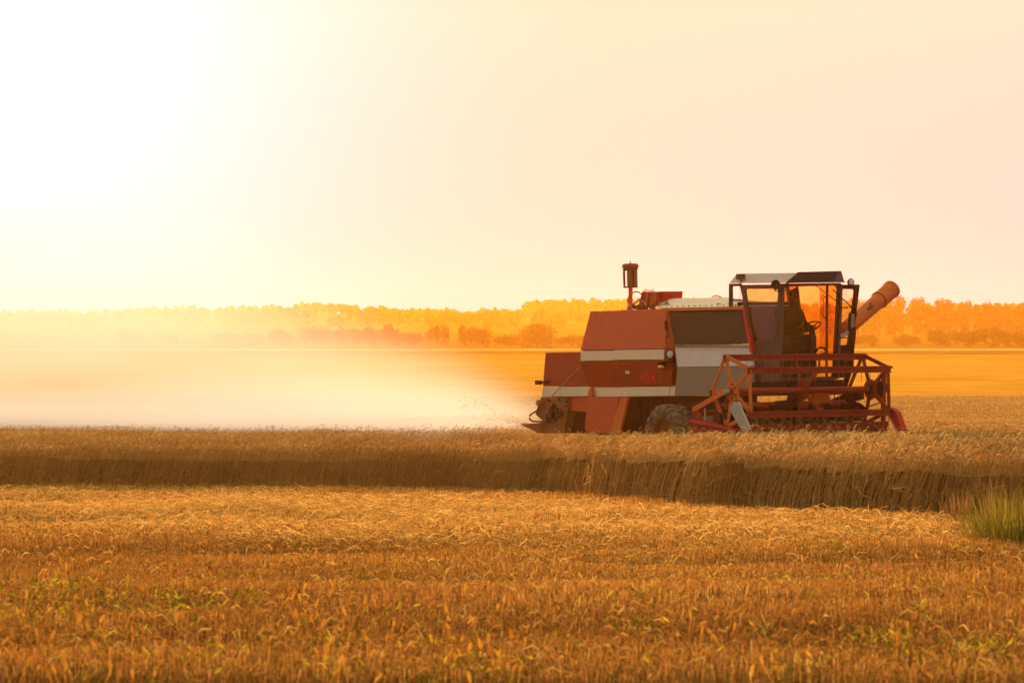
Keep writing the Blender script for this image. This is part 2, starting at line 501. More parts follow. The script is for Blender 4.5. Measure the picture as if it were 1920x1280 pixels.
def add_tube(bm, pts, r, seg=10, r_end=None):
    pts = [Vector(p) for p in pts]; rings = []
    for i, p in enumerate(pts):
        d = (pts[min(i + 1, len(pts) - 1)] - pts[max(i - 1, 0)]).normalized()
        s = d.cross(Vector((0, 0, 1)))
        if s.length < .05: s = d.cross(Vector((1, 0, 0)))
        s.normalize(); t = s.cross(d)
        rr = r if r_end is None else r + (r_end - r) * i / max(1, len(pts) - 1)
        rings.append([bm.verts.new(p + s * (rr * math.cos(2 * math.pi * k / seg)) + t * (rr * math.sin(2 * math.pi * k / seg))) for k in range(seg)])
    for i in range(len(rings) - 1):
        for k in range(seg):
            bm.faces.new((rings[i][k], rings[i][(k + 1) % seg], rings[i + 1][(k + 1) % seg], rings[i + 1][k]))
    bm.faces.new(rings[0]); bm.faces.new(list(reversed(rings[-1])))
def tube(name, pts, r, mat, parent, seg=12, r_end=None):
    bm = bmesh.new(); add_tube(bm, pts, r, seg, r_end); return bm_obj(name, bm, mat, parent, 0, True)
def add_lathe(bm, prof, centre, axis='v', seg=32):
    """prof: (radius, along) pairs, closed loop around the axis"""
    cx = Vector(centre); rings = []
    for k in range(seg):
        a = 2 * math.pi * k / seg; ring = []
        for r_, t_ in prof:
            if axis == 'v': p = Vector((r_ * math.cos(a), t_, r_ * math.sin(a)))
            elif axis == 'u': p = Vector((t_, r_ * math.cos(a), r_ * math.sin(a)))
            else: p = Vector((r_ * math.cos(a), r_ * math.sin(a), t_))
            ring.append(bm.verts.new(cx + p))
        rings.append(ring)
    n = len(prof)
    for k in range(seg):
        for i in range(n - 1):
            try: bm.faces.new((rings[k][i], rings[(k + 1) % seg][i], rings[(k + 1) % seg][i + 1], rings[k][i + 1]))
            except ValueError: pass
    bmesh.ops.remove_doubles(bm, verts=bm.verts, dist=1e-5)
def lathe(name, prof, centre, mat, parent, axis='v', seg=32):
    bm = bmesh.new(); add_lathe(bm, prof, centre, axis, seg)
    o = bm_obj(name, bm, mat, parent)
    for p in o.data.polygons: p.use_smooth = True
    return o
def empty(name, parent=None):
    e = bpy.data.objects.new(name, None); COL.objects.link(e)
    e.empty_display_size = .3
    if parent: e.parent = parent
    return e
def frame_ring(bm, outer, inner, depth_vec):
    """flat frame between two outlines with equal corner counts, with thickness"""
    n = len(outer); D = Vector(depth_vec)
    o1 = [bm.verts.new(p) for p in outer]; i1 = [bm.verts.new(p) for p in inner]
    o2 = [bm.verts.new(Vector(p) + D) for p in outer]; i2 = [bm.verts.new(Vector(p) + D) for p in inner]
    for k in range(n):
        j = (k + 1) % n
        bm.faces.new((o1[k], o1[j], i1[j], i1[k])); bm.faces.new((o2[k], i2[k], i2[j], o2[j]))
        bm.faces.new((o1[k], o2[k], o2[j], o1[j])); bm.faces.new((i1[k], i1[j], i2[j], i2[k]))
def rounded(pts, r, n=4):
    """polygon with rounded corners"""
    out = []; pts = [Vector(p) for p in pts]; k = len(pts)
    for i in range(k):
        p, a, b = pts[i], pts[i - 1], pts[(i + 1) % k]
        da, db = (a - p).normalized() * r, (b - p).normalized() * r
        for j in range(n + 1):
            t = j / n
            out.append((p + da) * (1 - t) ** 2 + p * 2 * t * (1 - t) + (p + db) * t ** 2)
    return out

comb = empty('combine_harvester'); comb.matrix_world = FRAME
tag(comb, 'old red combine harvester with cream stripes and glazed cab cutting the wheat', 'combine harvester')

# --- engine housing with its two upper covers and cream band
def side_pts(l, off=0.0): return [P(x, y, v + off) for x, y, v in l]
solid('housing_core', side_pts([(1106, 724, .05), (1257, 722, .05), (1262, 655, -.04), (1251, 585, .14), (1110, 587, .18), (1092, 657, -.04)]), M_dark, comb)
solid('rear_cover', side_pts([(1088, 656.4, -.12), (1152, 655.6, -.12), (1165, 581.8, .12), (1106.8, 583.6, .12)]), M_red, comb)
solid('engine_cover', side_pts([(1150.5, 655, -.135), (1246, 653.2, -.135), (1248.5, 578.8, .10), (1164, 581, .10)]), M_red, comb)
solid('upper_stripe', side_pts([(1088.6, 676.4, -.11), (1150.6, 675.8, -.11), (1150.6, 657.2, -.11), (1088.6, 658, -.11)]), M_cream, comb)
solid('upper_stripe', side_pts([(1150.6, 674.6, -.125), (1244.5, 674.2, -.125), (1244.5, 654.8, -.125), (1150.6, 656, -.125)]), M_cream, comb)
hp = solid('side_panel', side_pts([(1104.5, 724.8, .02), (1151, 725, .02), (1151.5, 677.2, -.13), (1087, 678, -.13)]), M_red2, comb)
solid('side_panel', side_pts([(1151.2, 725, .01), (1244, 723.4, .01), (1246, 675.4, -.14), (1151.4, 676.4, -.14)]), M_red2, comb)
# front corner of the engine housing, its face turned forwards
solid('corner_panel', side_pts([(1244.2, 723.4, .0), (1258, 722.6, -.02), (1264.6, 655, -.02), (1264.6, 650, -.03), (1253.5, 583, .10), (1248.7, 579, .11), (1246.3, 654, -.115), (1244.6, 675, -.115)]), M_dark if False else M_red2, comb)
bm = bmesh.new()
add_box(bm, P(1249.5, 616, -.06) - Vector((.02, .03, .02)), P(1249.5, 616, -.06) + Vector((.02, .03, .16)))
add_tube(bm, [P(1249, 618, -.1), P(1253, 620, -.14), P(1253, 630, -.14), P(1249, 632, -.1)], .012, 8)
bm_obj('cover_latch', bm, M_dark, comb)
dp = solid('service_plate', side_pts([(1206, 722, -.02), (1231, 721, -.02), (1227.5, 694.5, -.085), (1199.5, 695, -.085)]), M_brightred, comb, depth=.04, bevel=.004)
bm = bmesh.new()
for x, y in ((1203, 708), (1225, 707)): add_lathe(bm, [(0, -.012), (.018, -.01), (.02, 0), (0, 0)], P(x, y, -.07), 'v', 10)
bm_obj('screw', bm, M_steel, dp)
solid('sticker', [P(x, y, -.09) for x, y in ((1172.5, 700.5), (1180, 700.5), (1180, 695), (1172.5, 695))], M_sticker, comb, depth=.01, bevel=.001)
# headlight and indicator on the corner
hl = empty('headlight', comb)
c = P(1256, 664.5, -.12)
lathe('lamp_shell', [(0, -.09), (.06, -.085), (.085, -.04), (.092, .0), (.08, .012), (0, .012)], c, M_dark, hl, 'u', 20)
lathe('lamp_lens', [(0, .035), (.05, .03), (.078, .014), (.078, .013)], c, M_lens, hl, 'u', 20)
ind = empty('indicator', comb)
c = P(1240, 683, -.19)
bm = bmesh.new(); add_bar(bm, c + Vector((-.10, 0, .02)), c + Vector((.10, 0, .02)), .07, .07); add_bar(bm, c + Vector((.06, .03, .03)), c + Vector((.28, .12, .05)), .05, .05)
bm_obj('lamp_housing', bm, M_dark, ind, .012)
bm = bmesh.new(); add_bar(bm, c + Vector((-.075, -.01, -.045)), c + Vector((.075, -.01, -.045)), .065, .05)
bm_obj('amber_lens', bm, M_amber, ind, .012)

# --- rear straw hood
solid('straw_hood', side_pts([(1017.5, 724, .06), (1108, 724, .06), (1108, 659, .06), (1022.4, 660.4, .06)]), M_red2, comb, bevel=.02)
solid('lower_stripe', side_pts([(1015.2, 743.6, .045), (1052, 743, .045), (1052, 724.6, .045), (1017.4, 725, .045)]), M_cream, comb, bevel=.01)
solid('lower_stripe', side_pts([(1052.6, 743, .05), (1102, 742.6, .05), (1108, 724.6, .05), (1052.6, 725, .05)]), M_cream, comb, bevel=.01)
solid('lower_stripe', side_pts([(1111, 743.8, .03), (1166, 743.4, .03), (1166, 725.6, .03), (1111, 725.6, .03)]), M_cream, comb, bevel=.01)
solid('lower_stripe', side_pts([(1166.4, 743.4, .015), (1253.6, 741.8, .015), (1256, 724, .015), (1166.4, 725.4, .015)]), M_cream, comb, bevel=.01)
solid('lower_stripe', side_pts([(1255, 741.8, .02), (1264.6, 741.6, .02), (1267, 724, .02), (1257.4, 724.2, .02)]), M_cream, comb, bevel=.005)
solid('rear_wall', side_pts([(1060, 770, .1), (1108, 772, .1), (1108, 743, .1), (1060, 743, .1)]), M_red, comb)
# straw spreader at the very back
ch_ = solid('chopper_housing', side_pts([(1056, 812, .02), (1064, 775, .02), (1065, 745, .02), (1014, 744, .02), (1010, 762, .02), (1003.5, 776, .02), (1021, 792, .02), (1030, 812, .02)]), M_rust, comb)
bm = bmesh.new()
add_tube(bm, [P(1011, 756, -.03), P(1008.5, 768, -.03), P(993.5, 778, -.03), P(993, 785, -.03), P(998, 789.5, -.03), P(1016, 790, -.03), P(1029, 788, -.03), P(1032, 784, -.03)], .022, 10)
bm_obj('bent_pipe', bm, M_rust, ch_, 0, True)
bm = bmesh.new()
for (x, y, r_, w) in ((1037, 772, .13, .06), (1046, 774, .10, .1), (1030, 781, .07, .08), (1039, 761, .06, .05), (1054, 776, .06, .06)):
    add_lathe(bm, [(0, -w), (r_ * .3, -w), (r_ * .35, -w * .6), (r_, -w * .6), (r_, -.01), (0, -.01)], P(x, y, 0), 'v', 14)
add_bar(bm, P(1026, 786, -.05), P(1050, 768, -.05), .03, .05); add_bar(bm, P(1036, 760, -.05), P(1042, 790, -.05), .03, .04)
for (x, y) in ((1028, 750), (1031, 751), (1048, 749), (1062, 749), (1063, 753), (1061, 761)):
    add_lathe(bm, [(0, -.02), (.018, -.018), (.02, .03), (0, .03)], P(x, y, .0), 'v', 8)
bm_obj('drive_pulley', bm, M_dark, ch_)
bm = bmesh.new()
add_box(bm, P(1010, 757, -.02) - Vector((.05, .03, .03)), P(1016, 752, -.02) + Vector((.06, .04, .03)))
add_bar(bm, P(1006, 752.5, -.03), P(1018, 752, -.03), .02, .02); add_bar(bm, P(1005, 757, -.03), P(1014, 757, -.03), .02, .03)
bm_obj('bracket', bm, M_rust, ch_, .004)
solid('straw_deflector', [P(975.5, 794, .1), P(981, 797, .1), P(996, 793.5, .1), P(1020, 791.5, .1), P(1060, 790, .1), P(1062, 812, .1), P(1010, 812, .1), P(992, 803, .1), P(983, 800, .1)], M_rust, comb, bevel=.006)
# reflector block on the rear edge
rl = empty('rear_lamp', comb)
c = P(1009, 717, -.02)
bm = bmesh.new(); add_box(bm, c - Vector((.09, .03, .045)), c + Vector((.09, .05, .05))); bm_obj('lamp_housing', bm, M_black, rl, .012)
bm = bmesh.new(); add_bar(bm, c + Vector((.08, .02, 0)), c + Vector((.35, .05, .01)), .05, .05); bm_obj('lamp_arm', bm, M_dark, rl, .006)
tube('stay_rod', [P(1089.5, 687, -.16), P(1062, 713, -.1), P(1033, 745, -.02)], .010, M_steel, comb, 6)

# --- lower side: shield, brace and the dark belly behind them
solid('side_shield', [Vector(p) for p in [P(1100, 812, -.06), P(1096.2, 803, -.06), P(1101, 752, -.06), P(1102.6, 734, -.06), P(1106, 727, -.06), P(1110, 725.8, -.06), P(1111, 744.4, -.06), P(1160, 744, -.06), P(1146.5, 812, -.06)]], M_red, comb, depth=.05, bevel=.01)
solid('brace', side_pts([(1144, 814, -.10), (1161.5, 814, -.10), (1177, 744.5, -.02), (1158.5, 744.5, -.02)]), M_orange, comb, depth=.06, bevel=.012)
bm = bmesh.new()
add_loft(bm, side_pts([(1064, 770, .22), (1064, 812, .22), (1100, 812, .22), (1100, 770, .22)]), side_pts([(1064, 770, .22), (1064, 812, .22), (1100, 812, .22), (1100, 770, .22)], 1.0))
add_loft(bm, side_pts([(1100, 743, .25), (1100, 830, .25), (1290, 800, .25), (1420, 770, .25), (1420, 741, .25)]), side_pts([(1100, 743, .25), (1100, 830, .25), (1290, 800, .25), (1420, 770, .25), (1420, 741, .25)], 1.0))
bm_obj('threshing_body', bm, M_dark, comb, .02)
bm = bmesh.new()
add_bar(bm, P(1168, 806, .2), P(1215, 768, .2), .05, .06); add_bar(bm, P(1214, 745, .16), P(1212, 812, .16), .05, .05)
add_bar(bm, P(1168, 802, .1), P(1192, 812, .1), .03, .03); add_bar(bm, P(1240, 745, .18), P(1243, 770, .18), .04, .05)
add_lathe(bm, [(0, -.05), (.16, -.05), (.17, 0), (0, 0)], P(1196, 765, .2), 'v', 20)
bm_obj('drive_linkage', bm, M_dark, comb)

# --- grain tank side between housing and cab
solid('tank_wall', side_pts([(1268.5, 742, .04), (1412, 739.5, .04), (1411, 684, .01), (1404.8, 647, .03), (1394, 577, .14), (1252, 581, .14), (1264.6, 650, .03), (1269, 688, .01)]), M_dark, comb, bevel=.01)
solid('tank_screen', side_pts([(1266, 648.4, .00), (1403, 646.8, .00), (1392.6, 582.8, .11), (1253.8, 585.4, .11)]), M_mesh, comb, depth=.06, bevel=.006)
solid('light_panel', side_pts([(1269.6, 688, -.03), (1411, 685.6, -.03), (1405.4, 647.8, -.015), (1265, 650, -.015)]), M_white, comb, depth=.06, bevel=.006)
solid('grey_panel', side_pts([(1265.6, 741.6, .03), (1412.6, 739.6, .03), (1411.6, 686.4, -.025), (1269.4, 688.8, -.025)]), M_grey, comb, depth=.06, bevel=.006)
solid('tank_rail', side_pts([(1248.8, 583.2, .09), (1394.5, 580.2, .09), (1393, 573.8, .11), (1320, 575.4, .11), (1248.4, 577.4, .11)]), M_orange, comb, depth=.08, bevel=.01)
solid('tank_post', side_pts([(1405, 660, -.03), (1410.4, 660, -.03), (1396, 575, .1), (1390.8, 576, .1)]), M_brightred, comb, depth=.08, bevel=.008)
# spilled chaff along the lower edge of the screen
bm = bmesh.new()
for i in range(60):
    t = i / 59; x = 1268 + t * 134; h = (.015 + .07 * max(0, t - .55)) * random.uniform(.6, 1.2)
    c = P(x, 648 - 0.0 * t, -.035); add_lathe(bm, [(0, h), (.03, h * .6), (.05, 0), (0, 0)], c + Vector((random.uniform(-.01, .01), .0, 0)), 'z', 6)
bm_obj('spilled_chaff', bm, M_chaff, comb)
# sloping tin cover of the tank
near = side_pts([(1226, 577.4, .10), (1393.5, 574.6, .10)]); ridge = [P(1247, 559.6, .75), P(1366.5, 557.2, .75)]
bm = bmesh.new()
farr = [Vector((p.x, WID - p.y, p.z)) for p in near]
A = [near[0], ridge[0], farr[0]]; B = [near[1], ridge[1], farr[1]]
add_loft(bm, A, B)
tl = bm_obj('tank_cover', bm, M_tin, comb, .01)
bm = bmesh.new()
for i in range(16):
    t = i / 15; p = near[0].lerp(near[1], t).lerp(ridge[0].lerp(ridge[1], t), .12)
    add_lathe(bm, [(0, .022), (.012, .016), (.016, 0), (0, 0)], p, 'z', 6)
add_tube(bm, [P(1345, 569, .3), P(1362, 572, .3), P(1372, 566, .3)], .012, 6); add_tube(bm, [P(1335, 556.5, .7), P(1344, 554, .7), P(1352, 557.5, .7)], .012, 6)
bm_obj('rivet', bm, M_black, tl)

# --- clutter behind the tank: air intake, red boxes
ai = empty('air_intake', comb)
def ly(px, py, v): return P(px, py, v)
c0 = P(1182.5, 539.6, .55); c1 = P(1182, 507, .55); ct = P(1181.5, 494.5, .55)
hgt = c1.z - c0.z; rb = .148
bm = bmesh.new()
add_lathe(bm, [(0, 0), (rb * .95, 0), (rb, .01), (rb, .03), (rb * .93, .03), (0, .03)], c0, 'z', 24)
add_lathe(bm, [(0, 0), (.05, 0), (.05, hgt), (0, hgt)], c0, 'z', 12)
for k in range(7):
    a = 2 * math.pi * (k + .25) / 7; w = .022 if k % 2 else .042
    p = c0 + Vector((math.cos(a) * rb * .95, math.sin(a) * rb * .95, 0)); t = Vector((-math.sin(a), math.cos(a), 0))
    add_loft(bm, [p - t * w, p + t * w, p + t * w * .97 + Vector((math.cos(a), math.sin(a), 0)) * .01, p - t * w * .97 + Vector((math.cos(a), math.sin(a), 0)) * .01],
             [q + Vector((0, 0, hgt)) for q in (p - t * w, p + t * w, p + t * w * .97 + Vector((math.cos(a), math.sin(a), 0)) * .01, p - t * w * .97 + Vector((math.cos(a), math.sin(a), 0)) * .01)])
bm_obj('intake_screen', bm, M_rust, ai)
lathe('intake_cap', [(0, .0), (rb * 1.02, 0), (rb * 1.05, .03), (rb * 1.2, .07), (rb * 1.2, .10), (rb * 1.1, .13), (rb * .8, .145), (.015, .15), (.012, .2), (0, .2)], c1, M_rust, ai, 'z', 28)
c = c1 + Vector((-.02, -rb * 1.17, .05)); box('sticker', c - Vector((.035, .006, .025)), c + Vector((.035, .002, .025)), M_sticker, ai, .001)
tube('intake_pipe', [P(1182, 582, .55), P(1182.5, 539, .55)], .045, M_orange, ai, 14)
tube('side_pipe', [P(1177, 582, .6), P(1177, 562, .6), P(1180, 555, .6), P(1181, 548, .6)], .02, M_orange, ai, 8)
tube('hose', [P(1186, 549, .5), P(1192, 546.5, .5), P(1198, 547.5, .5), P(1203, 552, .5)], .014, M_red2, ai, 8)
er = empty('engine_top', comb)
solid('red_box', [P(1196, 578, .35), P(1229, 577, .35), P(1227, 548.5, .35), P(1203.5, 546.6, .35), P(1200, 560, .35)], M_red2, er, depth=.3, bevel=.01)
solid('rib', [P(1207, 577, .33), P(1211, 577, .33), P(1216, 547.5, .33), P(1211, 546.8, .33)], M_orange, er, depth=.04, bevel=.004)
solid('rib', [P(1217, 577, .32), P(1226, 577, .32), P(1228, 548, .32), P(1220, 548, .32)], M_red, er, depth=.04, bevel=.004)
solid('red_plate', [P(1226, 576, .5), P(1241, 567, .5), P(1243, 546.2, .5), P(1228, 546.6, .5)], M_brightred, er, depth=.5, bevel=.006)
bm = bmesh.new()
add_tube(bm, [P(1176, 578.5, .2), P(1186, 571, .2), P(1197, 563, .2), P(1201, 561, .3)], .022, 8)
add_tube(bm, [P(1199, 562, .3), P(1206, 565, .28), P(1213, 571, .25)], .010, 6)
bm_obj('stay_bar', bm, M_steel, er, 0, True)
bm = bmesh.new()
for i in range(40):
    x = random.uniform(1188, 1252); y = 577 - random.random() ** 2 * (9 if 1205 < x else 4)
    c = P(x, y, random.uniform(.2, .5)); r_ = random.uniform(.02, .06)
    add_lathe(bm, [(0, r_), (r_ * .8, r_ * .5), (r_, 0), (r_ * .6, -r_ * .6), (0, -r_ * .7)], c, 'zuv'[i % 3], 7)
add_tube(bm, [P(1246, 572, .3), P(1250, 563, .3), P(1253, 566, .3), P(1252, 572, .3)], .012, 6)
add_tube(bm, [P(1236, 571, .3), P(1246, 566, .3), P(1256, 571, .3)], .01, 6)
bm_obj('engine_clutter', bm, M_rust, er)
rib = Ribbons()
n = 70; base = np.array([list(P(random.uniform(1208, 1226), random.uniform(544, 547.5), random.uniform(.36, .6))) for _ in range(n)])
dr = rng.normal(0, 1, (n, 3)); dr[:, 2] = np.abs(dr[:, 2]) * .5; dr /= np.linalg.norm(dr, axis=1)[:, None]
rib.add(np.stack([base, base + dr * .05, base + dr * rng.uniform(.06, .11, (n, 1))], 1), .012, np.cross(dr, [0, 0, 1.]) + .01, rng.random(n))
straw_mat = plant_mat('loose_straw', [(0, (.20, .10, .03)), (.5, (.38, .22, .075)), (1, (.58, .38, .15))], .4)
rib.build('caught_straw', straw_mat, er)

# --- cab
VC = .10
cab = empty('cab', comb)
pt, pb = P(1468.5, 533, VC), P(1461.5, 713, VC)
def uF(z): return pb.x + (pt.x - pb.x) * (z - pb.z) / (pt.z - pb.z)
def F(px, py, off=0.0):
    """point of the cab's slightly raked front face"""
    u = 0.0
    for _ in range(6):
        p = Q(px, py, u); u = uF(p.z) + off
    return p
vfar = F(1574, 600).y
# near side sheet with window opening
so = [P(1388.5, 534, VC), P(1466, 533, VC), P(1461, 664, VC), P(1459.5, 714, VC), P(1416, 716, VC), P(1411, 665, VC)]
w_out = [P(1395.4, 540.5, VC), P(1460, 540.5, VC), P(1452.6, 640, VC), P(1409.4, 640, VC)]
bm = bmesh.new()
outer = rounded([P(1387.5, 534, VC), P(1466, 533, VC), P(1461.5, 665, VC), P(1410.5, 665, VC)], .02, 4); inner = rounded(w_out, .07, 4)
frame_ring(bm, outer, inner, (0, .05, 0))
bm_obj('side_frame', bm, M_cab, cab)
bm = bmesh.new()
frame_ring(bm, rounded([P(1393.6, 538.8, VC - .015), P(1461.8, 538.8, VC - .015), P(1454.3, 642, VC - .015), P(1408, 642, VC - .015)], .08, 5), rounded([P(1396.4, 541.6, VC - .015), P(1459, 541.6, VC - .015), P(1451.8, 639, VC - .015), P(1410.4, 639, VC - .015)], .07, 5), (0, .03, 0))
bm_obj('window_seal', bm, M_grey if False else M_cab, cab)
solid('side_window', [P(x, y, VC + .02) for x, y in ((1394, 539), (1461, 539), (1454, 641), (1408, 641))], M_glass, cab, depth=.006, bevel=0)
solid('side_sheet', [P(1410.8, 665.6, VC), P(1461.4, 665.6, VC), P(1459.5, 716, VC), P(1416, 717, VC)], M_cab, cab, depth=.04, bevel=.006)
# corner posts
def post(name, a, b, w=.055, d=.06, mat=M_cab):
    bm = bmesh.new(); add_bar(bm, a, b, w, d, Vector((1, 0, 0))); return bm_obj(name, bm, mat, cab, .01)
post('front_post', P(1467.5, 532, VC + .03), P(1460.5, 716, VC + .03), .07, .08)
post('front_post', Vector((uF(0) + 0, 0, 0)) + Vector((uF(pt.z) - uF(0), vfar, pt.z)), Vector((uF(pb.z), vfar, pb.z)), .055, .07)
post('rear_post', P(1370.5, 532, VC + .03), P(1370.5, 575, VC + .03), .05, .09)
post('rear_post', P(1370.5, 532, VC + .03) + Vector((0, vfar - VC - .03, 0)), P(1392, 660, VC + .03) + Vector((0, vfar - VC - .03, 0)), .05, .09)
bm = bmesh.new()
add_bar(bm, P(1368, 534.2, VC + .02), P(1390, 534.2, VC + .02), .04, .05); add_bar(bm, P(1370, 562.5, VC + .02), P(1394, 563.5, VC + .02), .04, .03)
add_tube(bm, [P(1388, 530, VC), P(1387.5, 563, VC)], .006, 6)
bm_obj('rear_quarter_frame', bm, M_dark, cab)
zt, zb = pt.z, pb.z
# front: header rail, windscreen with rounded corners, sill
bm = bmesh.new()
frame_ring(bm, rounded([F(1463.5, 531.5), F(1577, 530.5), F(1567, 716), F(1460.5, 716)], .03, 5), rounded([F(1470.5, 537.5), F(1571.5, 535), F(1562, 706), F(1463.5, 707)], .10, 5), (-.05, 0, 0))
bm_obj('windscreen_frame', bm, M_cab, cab)
bm = bmesh.new(); g = [F(1468, 535, -.02), F(1573, 533.5, -.02), F(1563.5, 708, -.02), F(1462, 709, -.02)]
add_loft(bm, g, [p - Vector((.006, 0, 0)) for p in g]); bm_obj('windscreen', bm, M_glass, cab)
# wipers
wp = empty('wiper', cab)
bm = bmesh.new(); add_tube(bm, [F(1524, 532, .03), F(1532, 537, .05), F(1569, 565, .04)], .009, 6)
bm_obj('wiper_arm', bm, M_black, wp)
bm = bmesh.new(); add_tube(bm, [F(1568, 563, .035), F(1567, 602, .03)], .008, 6)
bm_obj('wiper_blade', bm, M_black, wp)
# floor, rear wall, far side
solid('cab_floor', [P(1405, 712, VC), P(1460, 712, VC), P(1459.5, 720, VC), P(1407, 720, VC)], M_dark, cab, depth=vfar - VC, bevel=.01)
rw = P(1384, 566, VC)
bm = bmesh.new()
add_box(bm, (rw.x - .06, VC + .02, zb), (rw.x, vfar, rw.z)); bm_obj('rear_bulkhead', bm, M_mesh, cab, .01)
# far side: dark sheet standing in for a windscreen reflection, door opening with post and grab handles
def Pf(x, y): return P(x, y, vfar)
solid('reflection_sheet', [Pf(1400, 700), Pf(1508, 700), Pf(1503.5, 612), Pf(1495, 536), Pf(1487, 542), Pf(1487, 566), Pf(1400, 566)], M_mesh, cab, depth=.03, bevel=.005)
M_curtain = glass_mat('orange_side_curtain', (.92, .55, .22)); M_amberglass = glass_mat('amber_dusty_glass', (.98, .80, .50))
bm = bmesh.new(); g = [Pf(1464, 534), Pf(1494.5, 534), Pf(1494.5, 567), Pf(1464, 567)]
add_loft(bm, g, [p + Vector((0, .006, 0)) for p in g]); bm_obj('far_rear_window', bm, M_curtain, cab)
bm = bmesh.new()
add_bar(bm, Pf(1551, 534), Pf(1549.5, 712), .035, .05, Vector((1, 0, 0)))
bm_obj('door_post', bm, M_cab, cab, .008)
bm = bmesh.new(); g = [Pf(1536.5, 534), Pf(1572, 534), Pf(1570, 664), Pf(1536.5, 664)]
add_loft(bm, g, [p + Vector((0, .006, 0)) for p in g]); bm_obj('far_front_window', bm, M_amberglass, cab)
bm = bmesh.new()
add_tube(bm, [Pf(1550, 554), Pf(1544, 559), Pf(1543.5, 592), Pf(1549.5, 598)], .012, 8)
add_tube(bm, [Pf(1537, 552) + Vector((0, .1, 0)), Pf(1532, 557) + Vector((0, .1, 0)), Pf(1532, 588) + Vector((0, .1, 0)), Pf(1537, 594) + Vector((0, .1, 0))], .010, 8)
add_tube(bm, [F(1532, 655, -.1), F(1536, 651.5, -.1), F(1544, 652, -.1), F(1549, 657, -.1), F(1548, 662, -.1), F(1540, 664, -.1), F(1536, 672, -.1), F(1536, 700, -.1)], .022, 8)
bm_obj('grab_handle', bm, M_black, cab, 0, True)
# roof: tin cap with sloping sides and a dark visor in front
eo = .05
e_rn, e_fn = P(1366.5, 531, VC - eo), P(1472.5, 530.5, VC - eo)
r_rn, r_fn = P(1381, 513, VC + .18), P(1497, 510.2, VC + .20)
r_fn.x = uF(r_fn.z) - .12
e_ff = F(1583, 527, .10); r_ff = Vector((r_fn.x, vfar - .10, r_fn.z))
bm = bmesh.new()
vv = [e_rn, e_fn, r_fn, r_rn]
mv = [Vector((p.x, vfar + VC - p.y, p.z)) for p in vv]
add_loft(bm, vv, mv)
bm_obj('roof', bm, M_roof, cab, .01)
fe = [Vector((e_fn.x + .01, VC - .05, e_fn.z)), Vector((r_fn.x, r_fn.y, r_fn.z + .005)), Vector((r_fn.x, vfar + VC - r_fn.y, r_fn.z + .005)), Vector((e_fn.x + .01, vfar + .06, e_fn.z))]
fu = .16
bm = bmesh.new()
low = [F(1472, 530.8, .14), F(1583, 527, .14)]
hi = [F(1497, 509.9, .02), F(1577.5, 507.8, .02)]
A = [F(1472, 531, .0), low[0], hi[0], F(1496, 510, -.12)]
B = [F(1583, 527.5, .0), low[1], hi[1], F(1577, 508, -.12)]
add_loft(bm, A, B); vis = bm_obj('visor', bm, M_visor, cab, .008)
bm = bmesh.new()
n_ = (low[1] - low[0]).cross(hi[0] - low[0]).normalized()
if n_.x < 0: n_ = -n_
g = [F(1485, 529.4, .13), F(1563, 527.6, .13), F(1569, 509.8, .04), F(1494.5, 511, .04)]
add_loft(bm, [p + n_ * .012 for p in g], [p - n_ * .02 for p in g]); bm_obj('visor_panel', bm, M_black, vis, .004)
bm = bmesh.new(); add_loft(bm, [F(1565, 527.8, .135) + n_ * .01, F(1582, 526.6, .135) + n_ * .01, F(1577, 509.5, .03) + n_ * .01, F(1571, 509.8, .04) + n_ * .01], [F(1565, 527.8, .12), F(1582, 526.6, .12), F(1577, 509.5, .01), F(1571, 509.8, .02)])
bm_obj('visor_end', bm, M_cab, vis, .003)
# warning lamp on a stalk
bm = bmesh.new(); add_tube(bm, [P(1389, 532, VC - .02), P(1388.6, 522, VC - .02)], .012, 8)
bc = P(1388.8, 519, VC - .02); add_box(bm, bc - Vector((.09, .05, .055)), bc + Vector((.09, .05, .055)))
bm_obj('stalk_lamp', bm, M_cab, cab, .006)
# round work lamps
wl = empty('work_lamp', cab)
c = P(1452.6, 533.5, VC - .14) + Vector((.04, 0, 0))
lathe('lamp_shell', [(0, -.10), (.05, -.095), (.085, -.05), (.095, .0), (.088, .02), (.075, .015), (0, .01)], c, M_black, wl, 'u', 24)
bm = bmesh.new(); add_tube(bm, [c + Vector((-.02, 0, -.08)), c + Vector((-.02, .03, -.13)), c + Vector((.15, .12, -.12))], .010, 6); add_tube(bm, [c + Vector((-.06, 0, -.08)), c + Vector((-.06, .03, -.13))], .010, 6)
bm_obj('lamp_bracket', bm, M_black, wl)
wl = empty('work_lamp', cab)
c = P(1596, 529, vfar + .25)
lathe('lamp_shell', [(0, -.09), (.04, -.085), (.07, -.04), (.078, .0), (.07, .015), (.062, .01)], c, M_rust, wl, 'u', 24)
lathe('lamp_lens', [(0, .02), (.05, .016), (.065, .002)], c, M_lens, wl, 'u', 24)
